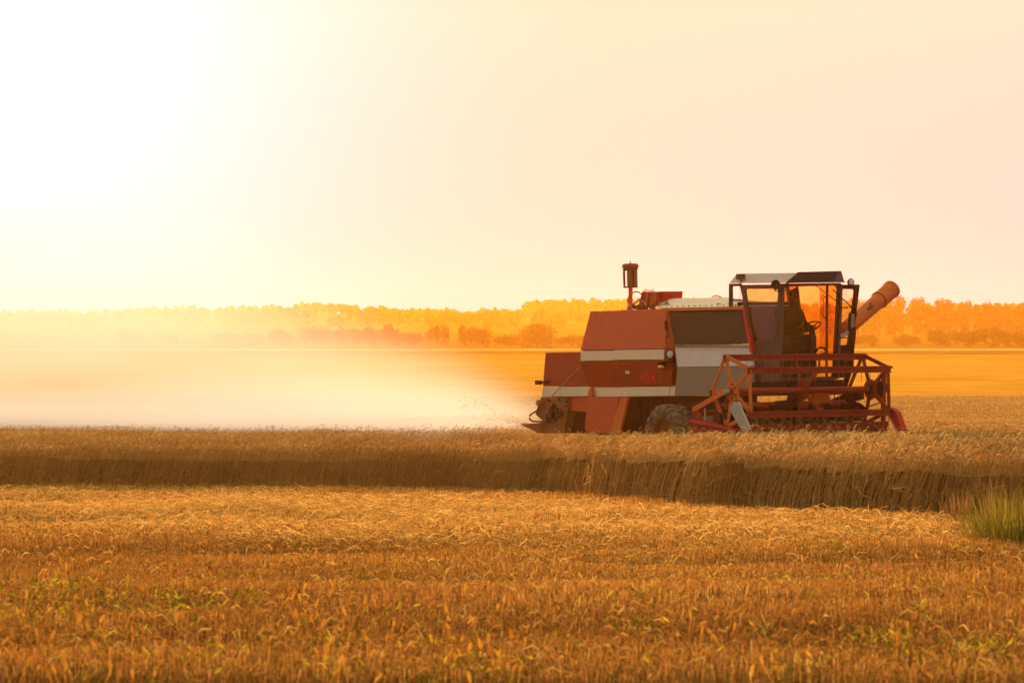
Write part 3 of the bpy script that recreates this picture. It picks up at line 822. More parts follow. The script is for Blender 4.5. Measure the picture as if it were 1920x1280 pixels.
# opened door on the far side, folded forwards
door = empty('door', cab)
vd = vfar + .06
def D(x, y): return F(x, y, .03)
dl = [D(1576.5, 533.5), D(1612.5, 533), D(1607.5, 580), D(1594.5, 664), D(1590, 700), D(1586.5, 707.5), D(1564, 707.5), D(1566, 664)]
bm = bmesh.new()
frame_ring(bm, rounded([D(1577, 533.5), D(1612.5, 533.2), D(1596, 663), D(1566.5, 663)], .03, 4), rounded([D(1577, 541.5), D(1603, 542), D(1589.5, 646.8), D(1569, 646.8)], .06, 4), (-.04, 0, 0))
bm_obj('door_frame', bm, M_dark, door)
bm = bmesh.new(); g = rounded([D(1565.5, 660), D(1596, 660), D(1588, 708), D(1562, 708)], .04, 4)
add_loft(bm, g, [p - Vector((.035, 0, 0)) for p in g]); bm_obj('door_sheet', bm, M_dark, door)
bm = bmesh.new(); g = [D(1574, 539), D(1605, 539), D(1591, 649), D(1568, 649)]
add_loft(bm, [p - Vector((.02, 0, 0)) for p in g], [p - Vector((.026, 0, 0)) for p in g]); bm_obj('door_glass', bm, M_glass2, door)
bm = bmesh.new()
for a, b in (((1574, 577), (1602, 575.6)), ((1571, 632.5), (1594, 633.5)), ((1562, 543), (1597, 576))):
    add_tube(bm, [F(*a, .06), F(*b, .06)], .011, 6)
add_tube(bm, [F(1569, 640, .06), F(1573, 636, .06), F(1573, 624, .06), F(1569, 621, .06)], .011, 6)
bm_obj('door_rail', bm, M_black, door, 0, True)
bm = bmesh.new(); add_bar(bm, F(1571, 636, .0), F(1591, 622, .0), .03, .07); bm_obj('brace_plate', bm, M_steel, door, .004)
mi = empty('mirror', cab)
bm = bmesh.new(); g = rounded([F(1594, 586, .12), F(1603.5, 586, .12), F(1601.5, 618, .12), F(1592, 616.5, .12)], .03, 4)
add_loft(bm, g, [p - Vector((.05, 0, 0)) for p in g]); bm_obj('mirror_shell', bm, M_black, mi)
bm = bmesh.new(); g = rounded([F(1596.6, 588, .126), F(1602.4, 588.5, .126), F(1601, 615, .126), F(1595.6, 614, .126)], .02, 4)
add_loft(bm, g, [p - Vector((.004, 0, 0)) for p in g]); bm_obj('mirror_glass', bm, M_mirror, mi)
bm = bmesh.new(); add_tube(bm, [F(1605, 577, .06), F(1606, 590, .08), F(1603, 598, .1)], .015, 6); add_tube(bm, [F(1603, 628, .06), F(1603, 612, .08)], .015, 6)
bm_obj('mirror_arm', bm, M_black, mi)
# inside: seat, column, steering wheel
MID = .5 * (VC + vfar)
wc = P(1520, 612, MID)
st = empty('steering', cab)
bm = bmesh.new()
k = 28; tilt = R(28)
ring = [wc + Vector((.20 * math.cos(a) * math.cos(tilt), .20 * math.sin(a), .20 * math.cos(a) * math.sin(tilt) * 1.0)) for a in [2 * math.pi * i / k for i in range(k + 1)]]
add_tube(bm, ring, .014, 8); 
for a in (0.5, 2.6, 4.7): add_tube(bm, [wc - Vector((0, 0, .02)), wc + Vector((.20 * math.cos(a) * math.cos(tilt), .2 * math.sin(a), .2 * math.cos(a) * math.sin(tilt)))], .010, 6)
bm_obj('steering_wheel', bm, M_black, st, 0, True)
bm = bmesh.new(); add_tube(bm, [wc, wc + Vector((.04, 0, -.25)), wc + Vector((.05, 0, -.8))], .045, 10, .06)
cf_ = min(.20, -.06 - wc.x)
cA = [Vector((wc.x - .10, MID - .2, wc.z - .14)), Vector((wc.x + cf_ * .7, MID - .2, wc.z - .17)), Vector((wc.x + cf_, MID - .2, wc.z - .95)), Vector((wc.x - .12, MID - .2, wc.z - .95))]
add_loft(bm, cA, [p + Vector((0, .36, 0)) for p in cA])
bm_obj('console', bm, M_black, st, .015)
seat = empty('driver_seat', cab)
hd = P(1487, 555, MID)                      # where the driver's head is
sx = hd.x - .06; sz = hd.z - .78
box('seat_cushion', (sx - .22, MID - .24, sz - .12), (sx + .26, MID + .24, sz), M_black, seat, .04)
bm = bmesh.new(); add_loft(bm, [Vector((sx - .26, MID - .23, sz)), Vector((sx - .16, MID - .23, sz)), Vector((sx - .20, MID - .21, sz + .52)), Vector((sx - .30, MID - .21, sz + .52))],
         [Vector((sx - .26, MID + .23, sz)), Vector((sx - .16, MID + .23, sz)), Vector((sx - .20, MID + .21, sz + .52)), Vector((sx - .30, MID + .21, sz + .52))])
bm_obj('backrest', bm, M_black, seat, .03)
box('seat_base', (sx - .18, MID - .18, zb), (sx + .2, MID + .18, sz - .12), M_black, seat, .02)
# white wiper rod and bits below the windscreen
solid('platform_edge', [P(1470, 714, .0), P(1474, 714, .0), P(1474, 728, .0), P(1470, 728, .0)], M_dark, comb, depth=vfar - .1, bevel=.006)
bm = bmesh.new(); g = [F(1459, 715, .05), F(1561.5, 712.5, .05), F(1561.5, 728, .05), F(1459, 730, .05)]
add_loft(bm, g, [p - Vector((.35, 0, 0)) for p in g]); bm_obj('platform', bm, M_dark, comb, .01)

# --- unloading auger pointing up and away on the far side
va = vfar + .80
a0, a1 = P(1603, 602, va), P(1671, 543, va + 1.2)
ax = (a1 - a0).normalized()
au_ = empty('unloading_auger', comb)
bm = bmesh.new(); add_tube(bm, [a0 - ax * .32, a0.lerp(a1, .5), a1], .155, 24); bm_obj('auger_tube', bm, M_orange, au_, 0, True)
bm = bmesh.new(); add_tube(bm, [a0 - ax * .32, a0 - ax * .45], .155, 24, .07); bm_obj('auger_cone', bm, M_orange, au_, 0, True)
bm = bmesh.new(); add_tube(bm, [a0 - ax * .4, P(1600, 622, va + .05), P(1594, 690, va + .05), P(1580, 735, va)], .06, 12); bm_obj('auger_elbow', bm, M_dark, au_, 0, True)
bm = bmesh.new(); a2 = a0.lerp(a1, .66); ln_ = (a1 - a2).length
add_tube(bm, [a2, a2 + ax * .04], .185, 24); add_tube(bm, [a2 + ax * .03, a1 + ax * .02], .170, 24, .180); add_tube(bm, [a1 - ax * .03, a1 + ax * .03], .190, 24)
dn = Vector((ax.z, 0, -ax.x)).normalized(); dn = dn if dn.z < 0 else -dn
fl = [a2 + ax * .02 + dn * .15, a2 + ax * .10 + dn * .25, a1 - ax * .05 + dn * .24, a1 + ax * .03 + dn * .17]
add_loft(bm, [p + Vector((0, -.12, 0)) for p in fl], [p + Vector((0, .12, 0)) for p in fl])
bm_obj('spout', bm, M_orange, au_, 0, True)
bm = bmesh.new(); hk = a0.lerp(a1, .30) + Vector((-ax.z, 0, ax.x)).normalized() * .16
if hk.z < a0.lerp(a1, .30).z: hk = a0.lerp(a1, .30) - Vector((-ax.z, 0, ax.x)).normalized() * .16
add_bar(bm, hk - ax * .07, hk + ax * .07, .07, .05); add_tube(bm, [hk, hk + Vector((.0, 0, .06)), hk + Vector((.05, 0, .09))], .018, 6)
bm_obj('hook', bm, M_rust, au_)

# --- wheels
def make_wheel(v0, v1, cx, cz, r, name='wheel'):
    w = empty(name, comb); vm = (v0 + v1) / 2; hw = (v1 - v0) / 2; rr = r * .56
    c = Vector((cx, vm, cz))
    prof = [(rr, -hw * .72), (rr * 1.08, -hw * .92), (r * .74, -hw * 1.04), (r * .88, -hw * .98), (r * .94, -hw * .8), (r * .955, -hw * .3), (r * .955, hw * .3), (r * .94, hw * .8), (r * .88, hw * .98), (r * .74, hw * 1.04), (rr * 1.08, hw * .92), (rr, hw * .72), (rr, -hw * .72)]
    ty = lathe('tyre', prof, c, M_rubber, w, 'v', 56)
    bm = bmesh.new(); nl = 22
    for i in range(nl):
        for s in (-1, 1):
            a0 = 2 * math.pi * (i + (.5 if s > 0 else 0)) / nl; pts = []
            segs = [(0.02, 0, .94), (.45, .10, .945), (.85, .19, .925), (1.06, .24, .84), (1.08, .27, .77)]
            ring = []
            for (tv, da, rad) in segs:
                a = a0 + da; lo, hi_ = rad * r - .012, min(r, rad * r + .045); wd = .028
                er_ = Vector((math.cos(a), 0, math.sin(a))); et = Vector((-math.sin(a), 0, math.cos(a)))
                q = c + Vector((0, s * hw * tv, 0))
                ring.append([bm.verts.new(q + er_ * lo - et * wd), bm.verts.new(q + er_ * hi_ - et * wd * .7), bm.verts.new(q + er_ * hi_ + et * wd * .7), bm.verts.new(q + er_ * lo + et * wd)])
            for j in range(len(ring) - 1):
                for q in range(4):
                    bm.faces.new((ring[j][q], ring[j][(q + 1) % 4], ring[j + 1][(q + 1) % 4], ring[j + 1][q]))
            bm.faces.new(ring[0]); bm.faces.new(ring[-1])
    bm_obj('tread', bm, M_rubber, ty)
    sgn = -1 if vm < WID / 2 else 1
    prof = [(0, sgn * hw * .25), (.10, sgn * hw * .3), (.12, sgn * hw * .12), (rr * .62, sgn * hw * .1), (rr * .72, sgn * hw * .3), (rr * .93, sgn * hw * .45), (rr * .97, sgn * hw * .78), (rr * 1.06, sgn * hw * .97), (rr * 1.03, sgn * hw * .80), (rr * .99, sgn * hw * .3), (rr * .99, -sgn * hw * .7)]
    rim = lathe('rim', prof, c, M_rust, w, 'v', 40)
    bm = bmesh.new()
    for i in range(8):
        a = 2 * math.pi * i / 8; add_lathe(bm, [(0, sgn * .03), (.016, sgn * .028), (.018, 0), (0, 0)], c + Vector((.15 * math.cos(a), sgn * hw * .12, .15 * math.sin(a))), 'v', 6)
    bm_obj('wheel_nut', bm, M_dark, rim)
    return w
wr = .70
wp_ = P(1244, 757, -.40)
wcx = wp_.x; wcz = wr
gz = P(1244, 757, -.40).z
wcz = gz - wr
make_wheel(-.46, 0.02, wcx, wcz, wr)
make_wheel(WID - .02, WID + .46, wcx, wcz, wr)
rx = P(1120, 800, 0).x
make_wheel(.05, .35, rx, wcz - wr + .45, .45); make_wheel(WID - .35, WID - .05, rx, wcz - wr + .45, .45)

# --- header: table, sides, feed auger, knife
HV0, HV1 = -1.45, 0.0
hd_ = empty('header', comb)
hubL = P(1374, 733.5, HV0 + .08)
# the reel shaft's far end lies on the same crosswise line
d = ray_l(1632, 729.5); HV1 = (CAML + d * ((hubL.x - CAML.x) / d.x)).y
RL = HV1 - hubL.y
hv0, hv1 = HV0 - .02, HV1 + .12
U = lambda px, py: P(px, py, hv0)
zl = P(1300, 812, hv0).z - .05
ux = hubL.x
# back wall and table
back_u = P(1300, 790, hv0).x
bm = bmesh.new()
add_box(bm, (back_u - .04, hv0, zl + .05), (back_u, hv1, P(1330, 771, hv0).z))
add_bar(bm, Vector((back_u, hv0, P(1330, 771, hv0).z)), Vector((back_u, hv1, P(1330, 771, hv0).z + .01)), .10, .05)
bm_obj('back_sheet', bm, M_red2, hd_, .008)
bm = bmesh.new()
tz = zl + .06
add_loft(bm, [Vector((back_u, hv0, tz)), Vector((ux + .35, hv0, tz - .04)), Vector((ux + .35, hv0, tz - .07)), Vector((back_u, hv0, tz - .04))], [Vector((back_u, hv1, tz)), Vector((ux + .35, hv1, tz - .04)), Vector((ux + .35, hv1, tz - .07)), Vector((back_u, hv1, tz - .04))])
bm_obj('table', bm, M_steel, hd_, .004)
bm = bmesh.new()
zb2 = P(1400, 786, hv0).z
add_bar(bm, Vector((back_u + .1, hv0 + .1, zb2)), Vector((back_u + .1, hv1 - .2, zb2)), .05, .13)
bm_obj('rear_shelf', bm, M_grey, hd_, .006)
# feed auger with its spiral
fa = empty('feed_auger', hd_)
ac = P(1330, 762, hv0 + .1); acx, acz, ar = ac.x + .25, P(1400, 763, -.8).z, .085
bm = bmesh.new(); add_tube(bm, [Vector((acx, hv0 + .15, acz)), Vector((acx, hv1 - .35, acz))], ar, 16); bm_obj('drum', bm, M_reel, fa, 0, True)
bm = bmesh.new(); acz2 = tz + .26
add_tube(bm, [Vector((acx + .1, hv0 + .03, acz2)), Vector((acx + .1, hv1 - .03, acz2))], .13, 20)
prev = None; turns = 4.5; nn = 150
for i in range(nn + 1):
    t = i / nn; vv_ = hv0 + .04 + t * (hv1 - hv0 - .08); a = (t if t < .5 else 1 - t) * 2 * math.pi * turns * 2
    e1 = Vector((math.cos(a), 0, math.sin(a))); c_ = Vector((acx + .1, vv_, acz2))
    cur = (bm.verts.new(c_ + e1 * .12), bm.verts.new(c_ + e1 * .25), bm.verts.new(c_ + e1 * .25 + Vector((0, .008, 0))), bm.verts.new(c_ + e1 * .12 + Vector((0, .008, 0))))
    if prev:
        for q in range(4): bm.faces.new((prev[q], prev[(q + 1) % 4], cur[(q + 1) % 4], cur[q]))
    prev = cur
bm_obj('spiral', bm, M_dark, fa)
# knife bar with guards
bm = bmesh.new(); kz = tz - .05; ku = ux + .38
add_bar(bm, Vector((ku, hv0, kz + .10)), Vector((ku, hv1, kz + .10)), .04, .16)
i = hv0 + .05
while i < hv1:
    add_loft(bm, [Vector((ku, i - .015, kz + .03)), Vector((ku, i + .015, kz + .03)), Vector((ku, i + .015, kz + .0)), Vector((ku, i - .015, kz + .0))],
             [Vector((ku + .13, i - .003, kz + .018)), Vector((ku + .13, i + .003, kz + .018)), Vector((ku + .13, i + .003, kz + .008)), Vector((ku + .13, i - .003, kz + .008))]); i += .0762
bm_obj('knife_bar', bm, M_reel, hd_)
# near side sheet, arm, divider
solid('side_sheet', [P(1287.5, 789, hv0), P(1299, 786, hv0), P(1302, 777, hv0), P(1310, 772, hv0), P(1316, 786, hv0), P(1330, 789, hv0), P(1352, 797, hv0), P(1374, 806, hv0), P(1372, 812, hv0), P(1296, 812, hv0)], M_reel, hd_, depth=.04, bevel=.006)
solid('divider', [P(1287.4, 787.6, hv0 - .05), P(1296, 788, hv0 - .05), P(1320, 792, hv0 - .05), P(1378, 805, hv0 - .05), P(1378, 809, hv0 - .05), P(1320, 797, hv0 - .05), P(1296, 792.6, hv0 - .05)], M_brightred, hd_, depth=.12, bevel=.008)
bm = bmesh.new()
add_loft(bm, [P(1297, 764, hv0 - .02), P(1301, 772.5, hv0 - .02), P(1362, 737.5, hv0 - .02), P(1359, 729.5, hv0 - .02)], [P(1297, 764, hv0 + .05), P(1301, 772.5, hv0 + .05), P(1362, 737.5, hv0 + .05), P(1359, 729.5, hv0 + .05)])
bm_obj('reel_arm', bm, M_orange, hd_, .008)
bm = bmesh.new()
add_bar(bm, P(1311, 768, hv0 + .03), P(1312, 792, hv0 + .03), .05, .08); add_bar(bm, P(1300, 770, hv0 + .02), P(1308, 788, hv0 + .02), .03, .05)
bm_obj('arm_bracket', bm, M_reel, hd_, .006)
tube('lift_ram', [P(1322, 765, hv0 + .02), P(1322, 792, hv0 + .02)], .016, M_steel, hd_, 10)
bm = bmesh.new()
g = [P(1372, 757, HV0 - .12), P(1374.5, 753.5, HV0 - .12), P(1383, 753, HV0 - .12), P(1388, 760, HV0 - .12), P(1391, 770, HV0 - .12), P(1406.5, 804, HV0 - .12), P(1399, 813, HV0 - .12), P(1391, 808, HV0 - .12), P(1370, 772, HV0 - .12), P(1368, 766, HV0 - .12)]
add_loft(bm, g, [p + Vector((.0, .04, 0)) for p in g]); bm_obj('deflector_board', bm, M_board, hd_, .008)
# far side sheet and divider
hvf = hv1 - .05
Uf = lambda x, y: P(x, y, hvf)
solid('side_sheet', [Uf(1588, 796), Uf(1625, 806), Uf(1672, 812), Uf(1672, 818), Uf(1560, 818), Uf(1560, 796)], M_reel, hd_, depth=.04, bevel=.006)
bm = bmesh.new()
add_bar(bm, Uf(1657, 696), Uf(1656, 812), .06, .09, Vector((1, 0, 0))); bm_obj('end_post', bm, M_reel, hd_, .006)
bm = bmesh.new()
g = [Uf(1664, 763), Uf(1672, 765.5), Uf(1680, 772), Uf(1691.5, 805), Uf(1688, 812), Uf(1684, 811), Uf(1671, 787), Uf(1663, 776)]
add_loft(bm, g, [p + Vector((.03, .10, 0)) for p in g]); bm_obj('divider', bm, M_brightred, hd_, .01)
tube('divider_rod', [Uf(1664, 780), Uf(1674, 794), Uf(1682, 811)], .012, M_steel, hd_, 6)
# hydraulic drive and its cover, belt wheel
rd = empty('reel_drive', hd_)
bm = bmesh.new()
g = [Uf(1573, 750), Uf(1604, 736), Uf(1620, 734), Uf(1621, 748), Uf(1606, 752), Uf(1590, 761), Uf(1585, 766), Uf(1575, 765)]
add_loft(bm, g, [p + Vector((0, -.25, 0)) for p in g])
bm_obj('drive_cover', bm, M_dark, rd, .01)
bm = bmesh.new(); add_bar(bm, Uf(1560, 759), Uf(1600, 757), .08, .08); add_tube(bm, [Uf(1600, 760), Uf(1602, 778), Uf(1600, 797)], .012, 6); add_bar(bm, Uf(1583, 770), Uf(1586, 762), .1, .08)
add_tube(bm, [Uf(1585, 772), Uf(1614, 766), Uf(1640, 758), Uf(1660, 752)], .010, 6)
for i in range(5): add_tube(bm, [Uf(1624 + i * 5, 762 - i * 1.6), Uf(1625 + i * 5, 764.5 - i * 1.6)], .012, 5)
add_tube(bm, [Uf(1556, 726), Uf(1561, 727), Uf(1564, 737), Uf(1567, 772)], .014, 6); 
bm_obj('hose', bm, M_black, rd)
c = Uf(1651, 727.5); lathe('belt_wheel', [(0, -.05), (.12, -.05), (.15, -.07), (.16, -.06), (.12, -.01), (.16, .04), (.15, .05), (0, .05)], c, M_black, rd, 'v', 28)
bm = bmesh.new(); add_loft(bm, [Uf(1647, 735), Uf(1655, 735), Uf(1659, 765), Uf(1652, 752)], [p + Vector((0, .04, 0)) for p in (Uf(1647, 735), Uf(1655, 735), Uf(1659, 765), Uf(1652, 752))]); bm_obj('drive_arm', bm, M_black, rd)

# feeder house below the cab, with the red column beside it
fh = empty('feeder_house', comb)
bm = bmesh.new()
a = [Vector((back_u, .15, tz + .5)), Vector((back_u, .15, tz)), Vector((wcx + .3, .25, wcz - .1)), Vector((wcx + .3, .25, wcz + .4))]
b = [Vector((p.x, p.y + .85, p.z)) for p in a]
add_loft(bm, a, b); bm_obj('feeder_casing', bm, M_dark, fh, .01)
bm = bmesh.new(); g = [Q(1526.5, 730, -.1), Q(1556, 730, -.1), Q(1556, 775, -.1), Q(1526.5, 775, -.1)]
add_loft(bm, g, [p - Vector((.12, 0, 0)) for p in g]); bm_obj('ladder_guard', bm, M_orange, fh, .008)
bm = bmesh.new(); g = [Q(1408, 716, -.12), Q(1556, 716, -.12), Q(1556, 730, -.12), Q(1408, 737, -.12)]
add_loft(bm, g, [p - Vector((.1, 0, 0)) for p in g]); bm_obj('front_beam', bm, M_dark, fh, .01)
bm = bmesh.new()
add_bar(bm, Q(1480, 758, .0), Q(1494, 741, .0), .06, .1); add_lathe(bm, [(0, -.1), (.1, -.1), (.11, .1), (0, .1)], Q(1489, 748, 0), 'v', 14)
add_loft(bm, [Q(1452, 752, .1), Q(1490, 748, .1), Q(1494, 762, .1), Q(1452, 764, .1)], [Q(1452, 752, -.3), Q(1490, 748, -.3), Q(1494, 762, -.3), Q(1452, 764, -.3)])
bm_obj('gearbox', bm, M_dark, fh, .01)

M_tine = paint('tine_wire', (.20, .13, .09), .5, (.2, .1, .05), .3, metal=.3)
# --- reel: five bats on three spiders
reel = empty('reel', comb)
RR = .71
ph = R(36)          # bats at 36, 108, 180, 252, 324 degrees (u forward, z up)
angs = [R(36 + 72 * i) for i in range(5)]
shaft0 = Vector((ux, hubL.y - .06, hubL.z)); 
far_c = CAML + ray_l(1632, 729.5) * ((ux - CAML.x) / ray_l(1632, 729.5).x)
tiltv = (far_c - hubL).normalized()
def along(s): return hubL + tiltv * (s * (far_c - hubL).length)
tube('shaft', [along(-.03), along(1.03)], .062, M_reel, reel, 18)
def rad(a): return Vector((math.cos(a), 0, math.sin(a)))
for si, s in enumerate((0.0, .5, 1.0)):  # near spider in brighter orange: its sunlit look is put into the colour
    c = along(s)
    hub = lathe('hub_disc', [(.0, -.025), (.06, -.025), (.185, -.012), (.20, -.012), (.205, 0), (.20, .012), (.06, .03), (0, .03)], c, M_orange if s == 0 else M_reel, reel, 'v', 30)
    bm = bmesh.new()
    for i in range(6):
        a = 2 * math.pi * (i + .5) / 6; add_lathe(bm, [(0, -.04), (.014, -.038), (.016, -.01), (0, -.01)], c + rad(a) * .13, 'v', 6)
    bm_obj('hub_bolt', bm, M_dark, hub)
    for a in angs:
        if s == .5 and False: continue
        bm = bmesh.new()
        pa, pb_ = c + rad(a) * .12, c + rad(a) * (RR - .01)
        w0, w1 = (.10, .07); t = Vector((-math.sin(a), 0, math.cos(a)))
        add_loft(bm, [pa - t * w0 / 2 + Vector((0, -.012, 0)), pa + t * w0 / 2 + Vector((0, -.012, 0)), pa + t * w0 / 2 + Vector((0, .012, 0)), pa - t * w0 / 2 + Vector((0, .012, 0))],
                 [pb_ - t * w1 / 2 + Vector((0, -.012, 0)), pb_ + t * w1 / 2 + Vector((0, -.012, 0)), pb_ + t * w1 / 2 + Vector((0, .012, 0)), pb_ - t * w1 / 2 + Vector((0, .012, 0))])
        bm_obj('spoke', bm, M_orange if s == 0 else M_reel, reel, .004)
    if s != .5:
        for i in range(5):
            p1, p2 = c + rad(angs[i]) * RR, c + rad(angs[(i + 1) % 5]) * RR
            bm = bmesh.new(); add_bar(bm, p1, p2, .03, .075, Vector((0, 1, 0)).cross(p2 - p1)); bm_obj('rim_bar', bm, M_orange if s == 0 else M_reel, reel, .004)
for i, a in enumerate(angs):
    o_ = rad(a) * RR
    p0, p1 = along(-.015) + o_, along(1.02) + o_
    bm = bmesh.new()
    add_bar(bm, p0 + Vector((0, 0, -.035)), p1 + Vector((0, 0, -.035)), .025, .115)
    add_bar(bm, p0 + Vector((.02, 0, .025)), p1 + Vector((.02, 0, .025)), .055, .012)
    add_bar(bm, p0 + Vector((.02, 0, -.092)), p1 + Vector((.02, 0, -.092)), .05, .012)
    add_tube(bm, [p0 + Vector((.03, -.03, .0)), p1 + Vector((.03, .03, .0))], .016, 8)
    bat = bm_obj('bat', bm, M_reel, reel, .002)
    bm = bmesh.new(); L = (p1 - p0).length; k = int(L / .20)
    for j in range(k):
        c = p0 + (p1 - p0) * ((j + .5) / k) + Vector((.035, 0, -.02))
        s_ = random.uniform(-.02, .02); ln = random.uniform(.24, .29)
        add_tube(bm, [c, c + Vector((.0, s_ * .3, -.12)), c + Vector((-.03, s_, -ln))], .0055, 5)
    bm_obj('tine', bm, M_tine, bat)
bm = bmesh.new(); c = along(-.03)
add_tube(bm, [c + Vector((0, -.07, 0)), c + Vector((0, .03, 0))], .05, 14); add_bar(bm, c + Vector((-.07, -.06, -.02)), c + Vector((.05, -.06, .02)), .06, .09)
bm_obj('bearing', bm, M_steel, reel, .006)
bm = bmesh.new(); c = along(1.0)
add_tube(bm, [c, c + Vector((0, .14, 0))], .07, 14); add_lathe(bm, [(0, -.06), (.10, -.06), (.11, -.03), (.10, 0), (0, 0)], c, 'v', 16)
add_bar(bm, c + Vector((.05, .06, .02)), c + Vector((.25, .12, .0)), .06, .06)
bm_obj('bearing', bm, M_black, reel, .006)
# straw lying on the table and hanging on the knife
rb2 = Ribbons(); n = 1500
vv_ = rng.uniform(hv0 + .1, hv1 - .1, n); uu = back_u + .15 + rng.random(n) * (ux + .3 - back_u); zz = tz + .02 + rng.random(n) ** 2 * .22
b0 = np.stack([uu, vv_, zz], 1); dr = rng.normal(0, 1, (n, 3)); dr[:, 2] *= .35; dr /= np.linalg.norm(dr, axis=1)[:, None]; ln = rng.uniform(.08, .22, (n, 1))
rb2.add(np.stack([b0, b0 + dr * ln, b0 + dr * ln * 2 + [0, 0, -.02]], 1), .009, np.cross(dr, [0, 0, 1.0]) / 1.0 + .01, rng.random(n))
rb2.build('cut_straw', straw_mat, hd_)

# ------------------------------------------------------------------ driver
def skinned(name, nodes, edges, mat, parent=None, sub=2):
    """nodes: (x,y,z,radius)"""
    me = bpy.data.meshes.new(name); me.from_pydata([n_[:3] for n_ in nodes], edges, []); me.update()
    o = bpy.data.objects.new(name, me); COL.objects.link(o)
    if parent: o.parent = parent
    sk = o.modifiers.new('skin', 'SKIN'); sk.use_smooth_shade = True
    me.skin_vertices.new() if not me.skin_vertices else None
    for i, n_ in enumerate(nodes):
        rr_ = n_[3]; me.skin_vertices[0].data[i].radius = rr_ if isinstance(rr_, tuple) else (rr_, rr_)
    me.skin_vertices[0].data[0].use_root = True
    ss = o.modifiers.new('sub', 'SUBSURF'); ss.levels = sub; ss.render_levels = sub
    me.materials.append(mat); return o
px_, pz_ = sx, sz + .10
hx, hz_ = hd.x, hd.z
h1 = wc + Vector((-.15, -.15, -.02)); h2 = wc + Vector((-.15, .15, -.02))
nodes = [(px_, MID, pz_, (.15, .12)), (px_ + .0, MID, pz_ + .22, (.14, .11)), (px_ + .02, MID, pz_ + .40, (.16, .12)), (hx - .01, MID, hz_ - .20, .07), (hx, MID, hz_ - .13, .055),
         (hx + .01, MID, hz_ - .04, (.075, .085)), (hx + .005, MID, hz_ + .05, (.08, .095)), (hx, MID, hz_ + .09, (.05, .06)),
         (px_ + .02, MID - .20, pz_ + .38, .062), (px_ + .10, MID - .25, pz_ + .14, .045), (h1.x - .06, h1.y - .02, h1.z + .02, .034), (h1.x, h1.y, h1.z + .01, .030),
         (px_ + .02, MID + .20, pz_ + .38, .062), (px_ + .10, MID + .25, pz_ + .14, .045), (h2.x - .06, h2.y + .02, h2.z + .02, .034), (h2.x, h2.y, h2.z + .01, .030),
         (px_ + .05, MID - .10, pz_, .10), (px_ + .46, MID - .13, pz_ + .05, .075), (px_ + .52, MID - .13, pz_ - .36, .05), (px_ + .64, MID - .13, pz_ - .41, .042),
         (px_ + .05, MID + .10, pz_, .10), (px_ + .46, MID + .13, pz_ + .05, .075), (px_ + .52, MID + .13, pz_ - .36, .05), (px_ + .64, MID + .13, pz_ - .41, .042)]
edges = [(0, 1), (1, 2), (2, 3), (3, 4), (4, 5), (5, 6), (6, 7), (2, 8), (8, 9), (9, 10), (10, 11), (2, 12), (12, 13), (13, 14), (14, 15), (0, 16), (16, 17), (17, 18), (18, 19), (0, 20), (20, 21), (21, 22), (22, 23)]
person = skinned('person', nodes, edges, M_cloth)
person.matrix_world = FRAME
tag(person, 'driver in dark work clothes sitting at the steering wheel in the cab', 'person')
bm = bmesh.new()
def blob(bm, c, r, seg=14):
    bmesh.ops.create_uvsphere(bm, u_segments=seg, v_segments=10, radius=1, matrix=Matrix.Translation(c) @ Matrix.Diagonal((*r, 1)))
blob(bm, Vector((hx + .025, MID, hz_ - .01)), (.085, .072, .108)); blob(bm, Vector((hx + .115, MID, hz_ - .01)), (.022, .014, .022)); blob(bm, Vector((hx + .07, MID, hz_ - .09)), (.035, .035, .03))
for s in (-1, 1):
    blob(bm, Vector((hx, MID + s * .082, hz_ - .01)), (.022, .012, .03)); blob(bm, Vector((hx + .098, MID + s * .032, hz_ + .012)), (.012, .014, .009))
blob(bm, Vector((hx + .10, MID, hz_ - .055)), (.012, .024, .008))
bm_obj('face', bm, M_skin, person, 0, True)
bm = bmesh.new(); blob(bm, Vector((hx - .012, MID, hz_ + .035)), (.102, .09, .098)); bm_obj('hair', bm, M_hair, person, 0, True)
for hh, s in ((h1, -1), (h2, 1)):
    nod = [(hh.x - .01, hh.y, hh.z + .01, (.036, .018)), (hh.x + .035, hh.y, hh.z + .022, (.036, .014))]; ed = [(0, 1)]
    for k in range(4):
        yo = (k - 1.5) * .019; L_ = (.03, .036, .034, .027)[k]; b_ = len(nod)
        nod += [(hh.x + .05, hh.y + yo, hh.z + .03, .009), (hh.x + .05 + L_, hh.y + yo, hh.z + .022, .0085), (hh.x + .055 + L_, hh.y + yo, hh.z - .006, .008), (hh.x + .03 + L_, hh.y + yo, hh.z - .02, .007)]
        ed += [(1, b_), (b_, b_ + 1), (b_ + 1, b_ + 2), (b_ + 2, b_ + 3)]
    b_ = len(nod); nod += [(hh.x + .01, hh.y - s * .035, hh.z, .010), (hh.x + .04, hh.y - s * .042, hh.z - .012, .009)]; ed += [(0, b_), (b_, b_ + 1)]
    skinned('hand', nod, ed, M_skin, person, 1)
# ------------------------------------------------------------------ standing wheat
def uv_of(x, y):
    dx, dy = x - O_X, y - O_Y
    return dx * ch - dy * sh, dx * sh + dy * ch
CUT_V0, CUT_V1, CUT_U = -1.30, 1.75, 1.35
def in_wheat(x, y):
    u, v = uv_of(x, y)
    return (y > edge_y(x)) & ~((u < CUT_U) & (v > CUT_V0) & (v < CUT_V1))

